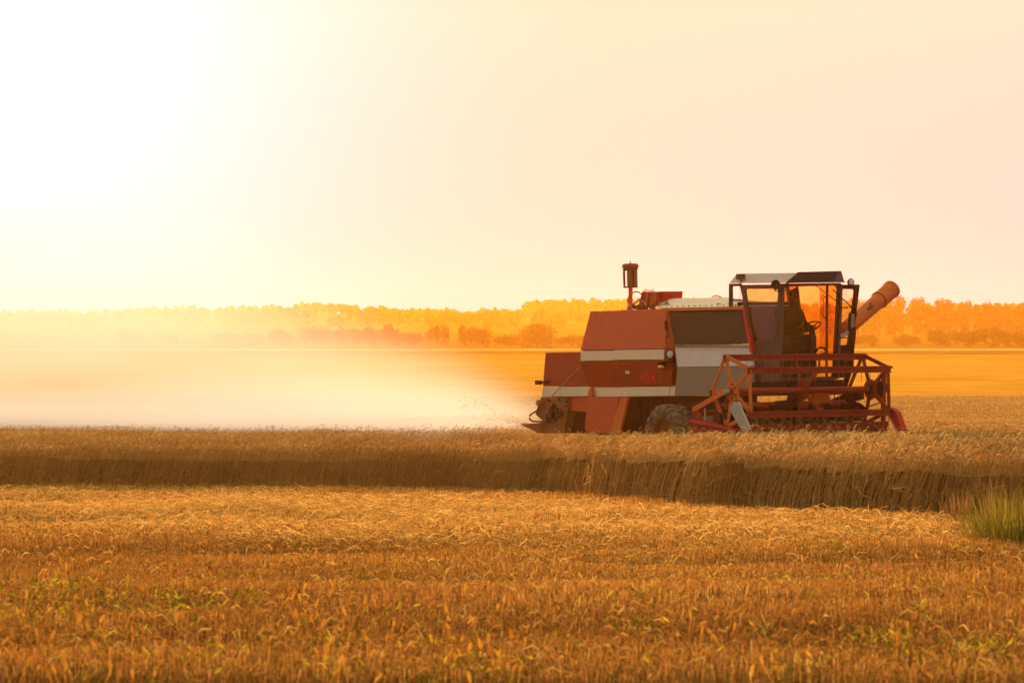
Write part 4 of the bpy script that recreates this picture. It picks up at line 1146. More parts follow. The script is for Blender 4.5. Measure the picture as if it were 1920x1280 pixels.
wheat_mat = plant_mat('ripe_wheat', [(0, (.26, .115, .028)), (.45, (.48, .24, .062)), (.8, (.63, .36, .11)), (1, (.76, .49, .17))], .26, patch=(.35, (.80, .76, .74)))
def scatter(n, y0, y1, tl, tr, power=1.0):
    """random places in the wedge the lens sees, evenly per square metre"""
    y = np.sqrt(rng.uniform(y0 * y0, y1 * y1, n)) if power == 1 else y0 + (y1 - y0) * rng.random(n) ** power
    x = rng.uniform(tl, tr, n) * y
    return x, y
def wheat(rb, x, y, height=(.68, .82), lean=.26, ear_w=.014, stalk_w=.0065, K=5, low=0.0, crossed=False, front=None):
    n = len(x)
    if n == 0: return
    z = ground_z(x, y)
    patch = vnoise(x, y, 2.3, 11) - .5
    h = rng.uniform(*height, n) * (1 + patch * .10 + (vnoise(x, y, .6, 12) - .5) * .10)
    ln = h * (lean + patch * .22 + rng.normal(0, .10, n))
    la = rng.normal(-.25, .45, n)                                   # lean direction, mostly to the right
    dx, dy = np.cos(la), np.sin(la)
    if front is not None:                                           # stalks at the open edge lean out
        ln = ln + front * rng.random(n) * .18; dy = dy - front * .35
    t = np.linspace(low, 1, K)[None, :]
    bend = t ** 1.7
    P_ = np.empty((n, K, 3))
    P_[..., 0] = x[:, None] + dx[:, None] * ln[:, None] * bend
    P_[..., 1] = y[:, None] + dy[:, None] * ln[:, None] * bend
    P_[..., 2] = z[:, None] + h[:, None] * (t - .10 * (ln / h)[:, None] * t ** 2)
    sa = rng.uniform(-.7, .7, n); S = np.stack([np.cos(sa), np.sin(sa), 0 * sa], 1)
    T = np.clip(rng.beta(2.2, 2.6, n) + patch * .25, 0, 1)
    rb.add(P_, stalk_w * np.linspace(1.1, .7, K)[None, :], S, T * .8)
    # the ear: hooks over, mostly the way the stalk leans
    tip = P_[:, -1]
    E = 5; e = np.linspace(0, 1, E)
    L = rng.uniform(.075, .115, n)[:, None]
    a0 = rng.uniform(.9, 1.5, n)[:, None]; curl = rng.uniform(.6, 2.9, n)[:, None]
    sg = np.where(rng.random(n) < .78, 1, -1)[:, None]
    ang = a0 - curl * e[None, :] * 1.0
    seg = L / (E - 1)
    cx_ = np.concatenate([np.zeros((n, 1)), np.cumsum(np.cos(ang[:, :-1]) * seg, 1)], 1) * sg
    cz_ = np.concatenate([np.zeros((n, 1)), np.cumsum(np.sin(ang[:, :-1]) * seg, 1)], 1)
    ea = rng.normal(0, .7, n)[:, None]
    Q_ = np.stack([tip[:, 0:1] + cx_ * np.cos(ea), tip[:, 1:2] + cx_ * np.sin(ea), tip[:, 2:3] + cz_], -1)
    w = ear_w * np.array([.45, 1.0, 1.1, .85, .25])[None, :]
    sv = np.stack([-(np.sin(ang)) * sg * np.cos(ea), -(np.sin(ang)) * sg * np.sin(ea), np.cos(ang)], -1)
    rb.add(Q_, w, sv, np.clip(T + .12, 0, 1))
    if crossed:
        rb.add(Q_, w, np.stack([-np.sin(ea[:, 0]), np.cos(ea[:, 0]), 0 * ea[:, 0]], 1), np.clip(T + .05, 0, 1))

rb = Ribbons()
# front face, dense
x, y = scatter(260000, 38, 78, -.23, .27); d = y - edge_y(x)
k = (d > 0) & (d < 1.6); x, y, d = x[k], y[k], d[k]
wheat(rb, x, y, height=(.74, .87), crossed=True, front=np.clip(1 - d / .5, 0, 1))
# leaves and lodged straw among the front stalks
n = len(x) // 2; xi = rng.choice(len(x), n)
bx, by = x[xi] + rng.normal(0, .1, n), y[xi] - .1 + rng.normal(0, .12, n); bz = ground_z(bx, by) + rng.random(n) ** 1.6 * .6
a = rng.uniform(-.6, 2.6, n); ln = rng.uniform(.08, .30, n); el = rng.normal(.35, .5, n)
dv = np.stack([np.cos(a) * np.cos(el), -np.abs(np.sin(a)) * .4 * np.cos(el), np.sin(el)], 1)
b0 = np.stack([bx, by, bz], 1)
rb.add(np.stack([b0, b0 + dv * ln[:, None] * .6, b0 + dv * ln[:, None] + np.array([0, 0, -.25]) * ln[:, None]], 1), np.array([[.009, .008, .003]]), np.stack([-dv[:, 2], 0 * a, dv[:, 0]], 1), rng.random(n))
# the strip behind it: mostly what stands out on top
x, y = scatter(185000, 38, 100, -.23, .27); d = y - edge_y(x); u_, v_ = uv_of(x, y)
k = (d > 1.6) & in_wheat(x, y) & ((v_ < 3.5) | (y < 72)); x, y = x[k], y[k]
wheat(rb, x, y, height=(.68, .80), low=.35, K=4, ear_w=.016)
# sparse tall ears that stand above the rest
x, y = scatter(4000, 40, 95, -.23, .27); k = in_wheat(x, y); x, y = x[k], y[k]
wheat(rb, x, y, height=(.80, .92), low=.3, K=4, lean=.12, crossed=True)
# beyond the combine, thinner with distance
x, y = scatter(150000, 60, 150, -.19, .25, .8); u_, v_ = uv_of(x, y)
k = in_wheat(x, y) & (v_ > CUT_V1) & ((x / y > -.02) | (rng.random(len(x)) < .35)); x, y = x[k], y[k]
wheat(rb, x, y, low=.5, K=3, ear_w=.022, stalk_w=.010)
x, y = scatter(110000, 140, 232, -.19, .24); k = in_wheat(x, y) & (x / y > -.03); x, y = x[k], y[k]
wheat(rb, x, y, low=.6, K=3, ear_w=.035, stalk_w=.016)
wheat_o = rb.build('wheat_field', wheat_mat)
tag(wheat_o, 'ripe standing wheat with drooping ears around the combine', 'wheat', kind='stuff')

# closed mass of stalks under the ears
ys = np.concatenate([np.arange(37, 100, .30), np.arange(100, 245, 1.5)])
ts = np.linspace(-.30, .36, 180)
X = ys[:, None] * ts[None, :]; Y = np.broadcast_to(ys[:, None], X.shape)
lift = .60 + (vnoise(X, Y, .5, 21) - .5) * .10 + (vnoise(X, Y, 3, 22) - .5) * .08
Z = ground_z(X, Y) + lift
e = Y - np.interp(X, EDGE_T * EDGE_Y, EDGE_Y); U_, V_ = uv_of(X, Y)
keep = (e > .9) & ~((U_ < CUT_U + .3) & (V_ > CUT_V0 - .35) & (V_ < CUT_V1 + .35))
Z = np.where(Y > 100, Z + .12, Z)
idx = np.arange(X.size).reshape(X.shape)
F_ = np.stack([idx[:-1, :-1], idx[:-1, 1:], idx[1:, 1:], idx[1:, :-1]], -1)
fk = keep[:-1, :-1] & keep[:-1, 1:] & keep[1:, 1:] & keep[1:, :-1]
m, nt, out = new_mat('wheat_mass')
n1 = noise_tex(nt, 5, 10, .8); n2 = noise_tex(nt, .15, 4, .6)
c = ramp(nt, n1.outputs[0], [(.3, (.18, .09, .024)), (.55, (.44, .235, .06)), (.75, (.62, .37, .12))]).outputs[0]
c = mixc(nt, 1.0, c, ramp(nt, n2.outputs[0], [(.35, (.8, .8, .8)), (.65, (1.1, 1.1, 1.1))]).outputs[0], 'MULTIPLY')
b = N(nt, 'ShaderNodeBsdfDiffuse'); nt.links.new(c, b.inputs[0])
bp = N(nt, 'ShaderNodeBump'); bp.inputs['Strength'].default_value = 1; bp.inputs['Distance'].default_value = .12
nt.links.new(n1.outputs[0], bp.inputs['Height']); nt.links.new(bp.outputs[0], b.inputs['Normal']); nt.links.new(b.outputs[0], out.inputs[0])
mo = np_mesh('wheat_mass', np.stack([X, Y, Z], -1).reshape(-1, 3), F_[fk], m, parent=wheat_o, shade=True)
mo['kind'] = 'stuff'

# ------------------------------------------------------------------ stubble, cut straw, weeds
stub_mat = plant_mat('stubble', [(0, (.17, .064, .012)), (.5, (.34, .142, .027)), (.85, (.52, .25, .05)), (1, (.72, .44, .10))], .5)
litter_mat = plant_mat('straw_litter', [(0, (.28, .115, .025)), (.4, (.56, .27, .055)), (.8, (.84, .48, .11)), (1, (.95, .66, .21))], .5)
def litter_amount(x, y):
    """straw lies thick in a broad swath below the wheat and thins out towards the lens"""
    e = y - np.interp(x, EDGE_T * EDGE_Y, EDGE_Y)
    yy = y + (vnoise(x, y, 5, 31) - .5) * 6 + x * .9
    a = smooth(27, 35, yy) * (.55 + .45 * vnoise(x, y, 3.5, 32))
    a = a * (.65 + .35 * np.sin(yy * .55 + vnoise(x, y, 6, 35) * 5) ** 2)
    return np.clip(a + .30 * smooth(.55, .8, vnoise(x, y, 2.2, 33)) * smooth(17, 22, y), .03, 1)
rb = Ribbons()
def stubble(n, y0, y1, w, hmul=1.0, power=1.0):
    x, y = scatter(n, y0, y1, -.225, .27, power)
    # drill rows, about 12 cm apart
    r = (x * .42 + y * .907); r2 = np.round(r / .13) * .13 + rng.normal(0, .018, n); dr_ = r2 - r
    x, y = x + dr_ * .42, y + dr_ * .907
    k = y < edge_y(x) + .3; x, y = x[k], y[k]; n = len(x)
    h = rng.uniform(.07, .15, n) * hmul * (.62 + .5 * vnoise(x, y, 1.5, 41) + .35 * vnoise(x * .4 + y * .2, y, .9, 43))
    z = ground_z(x, y); la = rng.uniform(0, 6.28, n); ln = h * np.abs(rng.normal(0, .16, n))
    P_ = np.stack([np.stack([x, y, z], 1), np.stack([x + np.cos(la) * ln * .4, y + np.sin(la) * ln * .4, z + h * .55], 1), np.stack([x + np.cos(la) * ln + .02 * h, y + np.sin(la) * ln, z + h], 1)], 1)
    sa = rng.uniform(-.8, .8, n)
    T = np.clip(rng.beta(2, 2.4, n) + (vnoise(x, y, 2.5, 42) - .5) * .4, 0, 1)
    rb.add(P_, w, np.stack([np.cos(sa), np.sin(sa), 0 * sa], 1), T)
stubble(175000, 14, 30, np.array([[.0045, .004, .004]]))
stubble(105000, 30, 76, np.array([[.008, .008, .008]]))
# drooping dead leaves on the stubble
n = 60000; x, y = scatter(n, 14, 34, -.225, .27); k = y < edge_y(x); x, y = x[k], y[k]; n = len(x)
z = ground_z(x, y) + rng.uniform(.03, .16, n); a = rng.uniform(0, 6.28, n); ln = rng.uniform(.04, .11, n)
b0 = np.stack([x, y, z], 1); dv = np.stack([np.cos(a), np.sin(a), rng.normal(.3, .5, n)], 1)
rb.add(np.stack([b0, b0 + dv * ln[:, None] * .5, b0 + dv * ln[:, None] + np.stack([0 * a, 0 * a, -ln * .6], 1)], 1), np.array([[.004, .007, .002]]), np.stack([-np.sin(a), np.cos(a), rng.normal(0, .8, n)], 1), rng.random(n))
st_o = rb.build('stubble', stub_mat)
tag(st_o, 'short reddish brown stubble standing in rows', 'stubble', kind='stuff')
rb = Ribbons()
def litter(n, y0, y1, w, power=1.0, L=(.07, .26)):
    x, y = scatter(n, y0, y1, -.225, .27, power)
    am = litter_amount(x, y); k = (rng.random(n) < am) & (y < edge_y(x) + .5); x, y, am = x[k], y[k], am[k]; n = len(x)
    lump = vnoise(x, y, .9, 51) * vnoise(x, y, 2.8, 52)
    ed = np.interp(x, EDGE_T * EDGE_Y, EDGE_Y) - y
    z = ground_z(x, y) + .02 + rng.random(n) * (.08 + .24 * lump * am) * (.35 + .65 * smooth(1, 8, ed))
    a = rng.uniform(0, 6.28, n); el = rng.normal(0, .32, n); ln = rng.uniform(*L, n)
    b0 = np.stack([x, y, z], 1); dv = np.stack([np.cos(a) * np.cos(el), np.sin(a) * np.cos(el), np.sin(el)], 1)
    mid = b0 + dv * ln[:, None] * .5 + np.stack([0 * a, 0 * a, rng.uniform(0, .25, n) * ln], 1)
    sv = np.cross(dv, rng.normal(0, 1, (n, 3))); sv /= np.linalg.norm(sv, axis=1)[:, None] + 1e-6
    rb.add(np.stack([b0, mid, b0 + dv * ln[:, None]], 1), w, sv, np.clip(rng.beta(2.2, 2, n), 0, 1))
litter(265000, 30, 78, .008, L=(.06, .20))
litter(165000, 22, 45, .0055, L=(.05, .18))
litter(70000, 14, 26, .0042, L=(.04, .16))
li_o = rb.build('cut_straw', litter_mat)
tag(li_o, 'loose golden straw left lying over the stubble in swaths', 'straw', kind='stuff')

# green weeds low between the stalks
weed_mat = plant_mat('weed_leaves', [(0, (.09, .075, .005)), (.5, (.26, .20, .012)), (1, (.56, .40, .03))], .55)
rb = Ribbons()
def weed_patch(cx, cy, n, r, h):
    a = rng.uniform(0, 6.28, n); q = np.sqrt(rng.random(n)) * r
    x, y = cx + np.cos(a) * q, cy + np.sin(a) * q * 1.3; z = ground_z(x, y) + rng.random(n) * h
    b = rng.uniform(0, 6.28, n); ln = rng.uniform(.015, .05, n); dv = np.stack([np.cos(b), np.sin(b), rng.uniform(.1, 1.2, n)], 1)
    b0 = np.stack([x, y, z], 1)
    sv = np.cross(dv, rng.normal(0, 1, (n, 3))); sv /= np.linalg.norm(sv, axis=1)[:, None] + 1e-6
    rb.add(np.stack([b0, b0 + dv * ln[:, None] * .5, b0 + dv * ln[:, None]], 1), np.array([[.004, .012, .003]]), sv, rng.random(n))
for i in range(450):
    if i < 310: px, py = random.uniform(-80, 2000), random.uniform(1080, 1300)
    else: px, py = random.uniform(500, 2000), random.uniform(960, 1180)
    if i % 5 == 0: px, py = random.gauss(190, 140), random.gauss(1150, 40)
    Dd = 6900 / max(90, (py - 811)); weed_patch((px - 960) / FPX * Dd, Dd, random.randint(14, 50), random.uniform(.06, .30), random.uniform(.08, .18))
we_o = rb.build('weeds', weed_mat)
tag(we_o, 'low green weeds growing through the stubble', 'weeds', kind='stuff')

# bristly foxtail heads that catch the sun
fox_mat = plant_mat('foxtail_head', [(0, (.62, .29, .03)), (1, (.90, .55, .08))], .65)
rb = Ribbons(); n = 700
px = rng.uniform(-60, 1990, n); py = 940 + 400 * rng.random(n) ** .8; k = rng.random(n) < np.where(px < 1000, 1, .30) * (vnoise(px, py * 2, 130, 77) > .45); px, py = px[k], py[k]; n = len(px)
y = 6900 / (py - 811); x = (px - 960) / FPX * y; z = ground_z(x, y)
h = rng.uniform(.10, .21, n); ln = rng.normal(0, .04, n); hl_ = rng.uniform(.028, .058, n)
P0 = np.stack([x, y, z], 1); P1 = np.stack([x + ln * .4, y, z + h * .6], 1); P2 = np.stack([x + ln, y, z + h], 1)
rb.add(np.stack([P0, P1, P2], 1), .0016, np.stack([1 + 0 * x, 0 * x, 0 * x], 1), 0 * x)
dr_ = np.stack([ln / h + rng.normal(0, .25, n), rng.normal(0, .2, n), 1 + 0 * x], 1); dr_ /= np.linalg.norm(dr_, axis=1)[:, None]
Hh = np.stack([P2 + dr_ * (hl_ * t)[:, None] for t in (0, .25, .55, .85, 1)], 1)
for s in ((1, 0, 0), (0, 1, 0), (.7, .7, 0)):
    rb.add(Hh, np.array([[.004, .012, .013, .010, .003]]), np.tile(np.array(s, float), (n, 1)), rng.random(n))
fx_o = rb.build('foxtail_grass', fox_mat)
tag(fx_o, 'foxtail grass with glowing yellow seed heads over the stubble', 'grass', kind='stuff')

# the tall grass tussock at the right edge and reddish dry stems behind it
tuss_mat = plant_mat('tussock_blades', [(0, (.09, .078, .008)), (.5, (.20, .16, .014)), (.85, (.38, .26, .03)), (1, (.55, .35, .07))], .45)
dry_mat = plant_mat('dry_grass_stems', [(0, (.20, .09, .025)), (.6, (.34, .16, .04)), (1, (.52, .28, .07))], .5)
def tussock(name, px, D, rad, h, n, mat, label, lean=.7, w=.007):
    cx = (px - 960) / FPX * D; gz = float(ground_z(cx, D)); rbt = Ribbons()
    a = rng.uniform(0, 6.28, n); q = rng.random(n) ** .7 * rad
    x, y = np.cos(a) * q, np.sin(a) * q; z = ground_z(cx + x, D + y) - gz
    hh = h * rng.uniform(.2, 1.0, n); out_ = hh * rng.uniform(.1, lean, n); b = a + rng.normal(0, .5, n)
    t = np.linspace(0, 1, 5)
    P_ = np.stack([x[:, None] + np.cos(b)[:, None] * out_[:, None] * t ** 1.8, y[:, None] + np.sin(b)[:, None] * out_[:, None] * t ** 1.8, z[:, None] + hh[:, None] * (t - .28 * (out_ / hh)[:, None] * t ** 2.5)], -1)
    rbt.add(P_, w * np.array([[.8, 1, .9, .6, .15]]), np.stack([-np.sin(b), np.cos(b), 0 * b], 1), np.clip(rng.beta(1.6, 2.2, n) + .25 * (hh / h - .7), 0, 1))
    o = rbt.build(name, mat); o.location = (cx, D, gz)
    tag(o, label, 'grass', 'wild grass at the right field margin'); return o
tussock('grass_tussock', 1898, 29.5, .46, .72, 720, tuss_mat, 'large dark green grass tussock at the right edge of the stubble')
tussock('grass_tussock', 1935, 31, .5, .74, 380, tuss_mat, 'sparse grass tussock cut off by the right edge of the picture', .6)
tussock('grass_tussock', 1838, 33, .22, .38, 420, tuss_mat, 'smaller yellowish green tussock left of the large one', 1.1)
tussock('dry_grass', 1868, 36, .30, .66, 130, dry_mat, 'reddish dry grass stems rising behind the small tussock', .35, .008)
tussock('dry_grass', 1915, 39, .45, .80, 150, dry_mat, 'tall orange grass stems against the wheat at the right edge', .30, .008)
tussock('dry_grass', 1800, 39, .25, .5, 160, dry_mat, 'short dry grass clump leaning at the corner of the wheat', .6, .008)

# chaff and straw bits thrown out behind the combine
rb = Ribbons(); n = 900
q = rng.random(n) ** 1.3
cp = [P(990 - 130 * t, 800 - rng.uniform(0, 1) * (8 + 60 * t), rng.uniform(-.6, 1.2)) for t in q]
cw = np.array([list(FRAME @ c) for c in cp])
dr_ = rng.normal(0, 1, (n, 3)); dr_[:, 2] *= .4; dr_ /= np.linalg.norm(dr_, axis=1)[:, None]; ln = rng.uniform(.008, .03, (n, 1)); ln[:25] = rng.uniform(.08, .2, (25, 1))
sv = np.cross(dr_, rng.normal(0, 1, (n, 3))); sv /= np.linalg.norm(sv, axis=1)[:, None]
rb.add(np.stack([cw, cw + dr_ * ln / 2, cw + dr_ * ln], 1), .007, sv, rng.random(n) * .6)
cf = rb.build('flying_chaff', straw_mat)
tag(cf, 'bits of straw and chaff flying out behind the combine', 'chaff', kind='stuff')
# ------------------------------------------------------------------ trees and bushes
leaf_mat = plant_mat('tree_leaves', [(0, (.045, .040, .006)), (.5, (.070, .060, .009)), (1, (.10, .085, .013))], .2)
M_bark = paint('tree_bark', (.06, .04, .025), .9, (.1, .07, .04), .3)
def leaf_cloud(centres, radii, n, size):
    """leaf clumps filling several uneven lobes; returns ribbon arrays"""
    C = np.asarray(centres, float); Rr = np.asarray(radii, float)
    wgt = (Rr[:, 0] * Rr[:, 1] * Rr[:, 2]) ** .6; i = rng.choice(len(C), n, p=wgt / wgt.sum())
    d = rng.normal(0, 1, (n, 3)); d /= np.linalg.norm(d, axis=1)[:, None]; q = rng.random(n) ** .45
    p = C[i] + d * Rr[i] * q[:, None]
    a = rng.normal(0, 1, (n, 3)); a /= np.linalg.norm(a, axis=1)[:, None]; b = np.cross(a, rng.normal(0, 1, (n, 3))); b /= np.linalg.norm(b, axis=1)[:, None]
    s = size * rng.uniform(.5, 1.3, n)
    return np.stack([p - a * s[:, None] / 2, p, p + a * s[:, None] / 2], 1), s[:, None] * np.array([[.35, .9, .3]]), b, rng.random(n)
def tree_mesh(kind, seed):
    """crown and trunk of a unit-height tree; kinds: bush, round, pine, poplar"""
    global rng
    keep = rng; rng = np.random.default_rng(seed)
    if kind == 'bush':
        C = [(rng.uniform(-.65, .65), rng.uniform(-.5, .5), rng.uniform(.30, .62)) for _ in range(11)]; Rr = [(rng.uniform(.22, .36),) * 2 + (rng.uniform(.22, .36),) for _ in C]; n, s = 1500, .085
    elif kind == 'dome':
        C = [(x_, y_, .42 - .12 * abs(x_)) for x_, y_ in ((-.55, 0), (-.25, .2), (.05, -.1), (.3, .15), (.55, 0), (0, .3), (.1, .1))]; Rr = [(.36, .4, .48 - .12 * abs(c[0])) for c in C]; n, s = 2600, .07
    elif kind == 'round':
        C = [(rng.uniform(-.26, .26), rng.uniform(-.24, .24), rng.uniform(.48, .84)) for _ in range(9)]; Rr = [(rng.uniform(.13, .23),) * 2 + (rng.uniform(.10, .17),) for _ in C]; n, s = 800, .07
    elif kind == 'pine':
        C = [(rng.uniform(-.05, .05), 0, .35 + .62 * i / 8) for i in range(9)]; Rr = [(.24 * (1 - i / 10) * rng.uniform(.6, 1.2), .22 * (1 - i / 10), .06) for i in range(9)]; n, s = 420, .07
    else:
        C = [(rng.uniform(-.10, .10), rng.uniform(-.1, .1), .16 + .8 * i / 9) for i in range(10)]; Rr = [(.16 - .09 * abs(i / 9 - .45), .15, .12) for i in range(10)]; n, s = 1000, .05
    rbt = Ribbons(); rbt.add(*leaf_cloud(C, Rr, n, s))
    cr = rbt.build('crown', leaf_mat)
    bm = bmesh.new(); top_ = .8 if kind != 'bush' else .5
    add_tube(bm, [Vector((0, 0, -.03)), Vector((.01, 0, .25 * top_)), Vector((-.01, .01, .6 * top_)), Vector((0, 0, top_))], .026, 7, .006)
    for i in range(5):
        a = i * 2.3; zz = (.3 + .1 * i) * top_; add_tube(bm, [Vector((0, 0, zz)), Vector((math.cos(a) * .12, math.sin(a) * .12, zz + .12))], .010, 5, .004)
    tr = bm_obj('trunk', bm, M_bark)
    m1, m2 = cr.data, tr.data
    bpy.data.objects.remove(cr); bpy.data.objects.remove(tr)
    rng = keep
    return m1, m2
TM = {k: [tree_mesh(k, s) for s in seeds] for k, seeds in {'bush': (1, 2, 3, 4), 'dome': (5,), 'round': (6, 7, 8), 'pine': (9, 10), 'poplar': (11, 12, 13)}.items()}
cnt = [0]
def plant(kind, name, px, D, width_px, top_py, label, cat, group=None):
    x = (px - 960) / FPX * D; gz = float(ground_z(x, D))
    topz = pix(px, top_py, D).z; h = max(2.0, topz - gz); w = width_px / FPX * D
    unit_w = {'bush': 1.9, 'dome': 1.75, 'round': .85, 'pine': .5, 'poplar': .36}[kind]
    t = empty(name); t.location = (x, D, gz); t.rotation_euler = (0, 0, random.uniform(-.5, .5)); s = w / unit_w
    t.scale = (s, s, h / (.95 if kind in ('bush', 'dome') else 1.0))
    m1, m2 = TM[kind][cnt[0] % len(TM[kind])]; cnt[0] += 1
    for nm, me in (('crown', m1), ('trunk', m2)):
        o = bpy.data.objects.new(nm, me); COL.objects.link(o); o.parent = t
    tag(t, label, cat, group); return t
plant('dome', 'round_bush', 1008, 915, 76, 599, 'large round dome shaped bush just left of the combine', 'bush')
G = 'bushes along the far field edge'
for i, (px, w, top_, D) in enumerate([(250, 70, 612, 930), (310, 50, 622, 940), (420, 60, 618, 935), (470, 60, 620, 940), (530, 70, 610, 930), (590, 70, 606, 935), (640, 90, 612, 930), (700, 60, 608, 940), (735, 44, 599, 925),
                                      (770, 60, 618, 940), (820, 52, 605, 930), (872, 34, 602, 925), (905, 62, 606, 930), (950, 60, 624, 935), (1070, 70, 626, 930), (1120, 70, 622, 930), (1290, 90, 618, 930), (1500, 70, 618, 935), (1620, 60, 624, 930),
                                      (1700, 60, 624, 930), (1766, 66, 611, 925), (1808, 62, 612, 930), (1848, 66, 610, 925), (1890, 56, 614, 930), (1930, 70, 620, 930)]):
    plant('bush', 'bush', px, D, w, top_, 'hazy bush in the hedge line at the far edge of the fields', 'bush', G)
# the wood on the low ridge: one mass, with the trees that stand out of it
rb = Ribbons()
def mass(n, y0, y1, tl, tr, hgt, size, per):
    y = rng.uniform(y0, y1, n); x = rng.uniform(tl, tr, n) * y
    z = ground_z(x, y); hh = hgt * rng.uniform(.75, 1.15, n); w = hh * rng.uniform(.5, .9, n)
    for j in range(per):
        d = rng.normal(0, 1, (n, 3)); d /= np.linalg.norm(d, axis=1)[:, None]
        p = np.stack([x, y, z + hh * .58], 1) + d * np.stack([w * .5, w * .5, hh * .42], 1) * (rng.random(n) ** .4)[:, None]
        a = rng.normal(0, 1, (n, 3)); a /= np.linalg.norm(a, axis=1)[:, None]; b = np.cross(a, rng.normal(0, 1, (n, 3))); b /= np.linalg.norm(b, axis=1)[:, None]
        s = size * rng.uniform(.6, 1.3, n)
        rb.add(np.stack([p - a * s[:, None] / 2, p, p + a * s[:, None] / 2], 1), s[:, None] * np.array([[.4, 1, .4]]), b, rng.random(n))
mass(560, 2120, 2260, -.25, .26, 6.8, 2.4, 60)
mass(550, 1650, 2120, -.25, .26, 8.0, 3.2, 26)
mass(160, 2120, 2240, .005, .06, 12.0, 2.6, 60)
rw_ = rb.build('ridge_wood', leaf_mat)
tag(rw_, 'hazy wooded ridge along the horizon', 'wood', kind='stuff')
for px, w, top_, kind, lab in [(57, 10, 583, 'round', 'lone small tree on the ridge at the far left'), (172, 14, 581, 'round', 'small tree showing over the ridge in the haze'),
    (800, 30, 578, 'round', 'flat topped tree over the ridge left of the round bush'), (862, 20, 583, 'round', 'small tree just left of the tallest ridge tree'), (911, 26, 575, 'round', 'tallest round tree standing out of the ridge'), (932, 12, 582, 'pine', 'narrow tree beside the tallest ridge tree'), (953, 22, 579, 'round', 'squat tree right of the tallest ridge tree')]:
    plant(kind, 'ridge_tree', px, 2180, w, top_, lab, 'tree')
for px, top_ in [(221, 579), (243, 573), (257, 572), (272, 575), (285, 571), (294, 574), (309, 570), (328, 573), (341, 569), (352, 574), (364, 569), (381, 575), (455, 569), (478, 571), (500, 572), (522, 574)]:
    plant('pine', 'pine_tree', px, 2170, random.uniform(13, 19), top_, 'hazy pine showing above the wooded ridge left of centre', 'tree', 'pines on the ridge')
for i in range(34):
    px = 1470 + i * 15 + random.uniform(-4, 4)
    top_ = 566 - 6 * math.sin((px - 1600) / 55.0) + random.uniform(-3, 4) + (9 if 1728 < px < 1748 or 1768 < px < 1776 else 0)
    plant('poplar', 'tall_tree', px, 1310 + random.uniform(-15, 15), random.uniform(22, 34), top_, 'tall slim tree in the hazy row at the right horizon', 'tree', 'row of tall trees at the right')
# ------------------------------------------------------------------ air: evening haze and harvest dust
def box_mesh(name, lo, hi, mat):
    x0, y0, z0 = lo; x1, y1, z1 = hi
    v = [(x0, y0, z0), (x1, y0, z0), (x1, y1, z0), (x0, y1, z0), (x0, y0, z1), (x1, y0, z1), (x1, y1, z1), (x0, y1, z1)]
    f = [(0, 3, 2, 1), (4, 5, 6, 7), (0, 1, 5, 4), (1, 2, 6, 5), (2, 3, 7, 6), (3, 0, 4, 7)]
    return np_mesh(name, v, f, mat)

HAZE_DENSITY = 0.00025
m, nt, out = new_mat('haze_air')
pv = N(nt, 'ShaderNodeVolumePrincipled')
pv.inputs['Color'].default_value = (1.0, 0.39, 0.040, 1)
pv.inputs['Density'].default_value = HAZE_DENSITY
pv.inputs['Anisotropy'].default_value = 0.5
pv.inputs['Absorption Color'].default_value = (1, 1, 1, 1)
nt.links.new(pv.outputs[0], out.inputs['Volume'])
m.cycles.homogeneous_volume = True
haze = box_mesh('haze', (-1750, -80, -2), (1750, 2480, 112), m)
tag(haze, 'warm evening haze over the whole field', 'haze', kind='stuff')

m, nt, out = new_mat('harvest_dust')
tc = N(nt, 'ShaderNodeTexCoord')
sep = N(nt, 'ShaderNodeSeparateXYZ'); nt.links.new(tc.outputs['Object'], sep.inputs[0])
n = N(nt, 'ShaderNodeTexNoise'); n.inputs['Scale'].default_value = 0.22; n.inputs['Detail'].default_value = 4; n.inputs['Roughness'].default_value = 0.28
mp = N(nt, 'ShaderNodeMapping'); mp.inputs['Scale'].default_value = (0.55, 0.16, 1.0)
nt.links.new(tc.outputs['Object'], mp.inputs[0]); nt.links.new(mp.outputs[0], n.inputs[0])
def mr(src, a, b, c=0.0, d=1.0, kind='SMOOTHSTEP'):
    q = N(nt, 'ShaderNodeMapRange', interpolation_type=kind)
    q.inputs[1].default_value = a; q.inputs[2].default_value = b; q.inputs[3].default_value = c; q.inputs[4].default_value = d
    nt.links.new(src, q.inputs[0]); return q.outputs[0]
def mul(a, b):
    q = N(nt, 'ShaderNodeMath', operation='MULTIPLY')
    for i, s in enumerate((a, b)):
        if isinstance(s, (int, float)): q.inputs[i].default_value = s
        else: nt.links.new(s, q.inputs[i])
    return q.outputs[0]
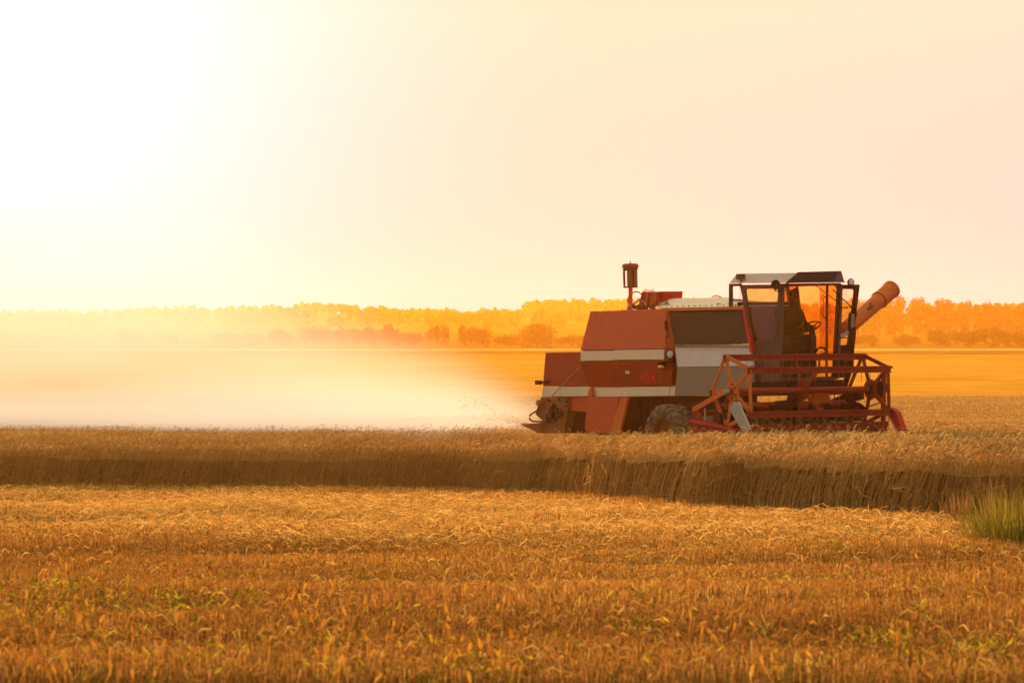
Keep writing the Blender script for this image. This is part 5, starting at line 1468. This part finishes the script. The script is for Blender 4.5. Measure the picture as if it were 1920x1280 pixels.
# object coordinates are metres, turned like the machine: x along its heading, y across, 0 at its rear
sc_ = N(nt, 'ShaderNodeMath', operation='MULTIPLY_ADD')          # the cloud drifts back and away, never in front of the machine
nt.links.new(sep.outputs[1], sc_.inputs[0]); sc_.inputs[1].default_value = 1.5; nt.links.new(sep.outputs[0], sc_.inputs[2])
top = N(nt, 'ShaderNodeMath', operation='MULTIPLY_ADD')          # it grows taller away from the machine
nt.links.new(sc_.outputs[0], top.inputs[0]); top.inputs[1].default_value = -0.17; top.inputs[2].default_value = 1.6
hz = N(nt, 'ShaderNodeMath', operation='DIVIDE'); nt.links.new(sep.outputs[2], hz.inputs[0]); nt.links.new(top.outputs[0], hz.inputs[1])
hwob = N(nt, 'ShaderNodeMath', operation='MULTIPLY_ADD'); nt.links.new(n.outputs[0], hwob.inputs[0]); hwob.inputs[1].default_value = -2.2
nt.links.new(hz.outputs[0], hwob.inputs[2])
vert = mr(hwob.outputs[0], -1.1, 0.25, 1, 0)
grain = mr(n.outputs[0], 0.44, 0.58, 0.06, 1.0)
side = mr(sc_.outputs[0], -5.0, 1.5, 1, 0)
front = mr(sep.outputs[1], 0.2, 4)
back = mr(sep.outputs[1], 20, 45, 1, 0)
leftf = mr(sep.outputs[0], -100, -70, 0, 1)
DUST = 0.042
low = mr(sep.outputs[2], 1.0, 3.0, 3.2, 1.0)
d = mul(mul(mul(vert, mul(grain, low)), mul(side, front)), mul(mul(back, leftf), DUST))
pv = N(nt, 'ShaderNodeVolumePrincipled')
pv.inputs['Color'].default_value = (0.76, 0.78, 0.68, 1)
pv.inputs['Anisotropy'].default_value = 0.28
pv.inputs['Absorption Color'].default_value = (.35, .35, .35, 1)
nt.links.new(d, pv.inputs['Density'])
nt.links.new(pv.outputs[0], out.inputs['Volume'])
dust = box_mesh('dust_cloud', (-100, 0.1, -0.3), (2.0, 46, 16), m)
rear = FRAME @ Vector((P(1018, 740, 0).x + .3, -1.2, 0))
dust.location = rear
dust.rotation_euler = (0, 0, -HEAD)
tag(dust, 'pale sunlit dust cloud drifting low behind the combine', 'dust', kind='stuff')
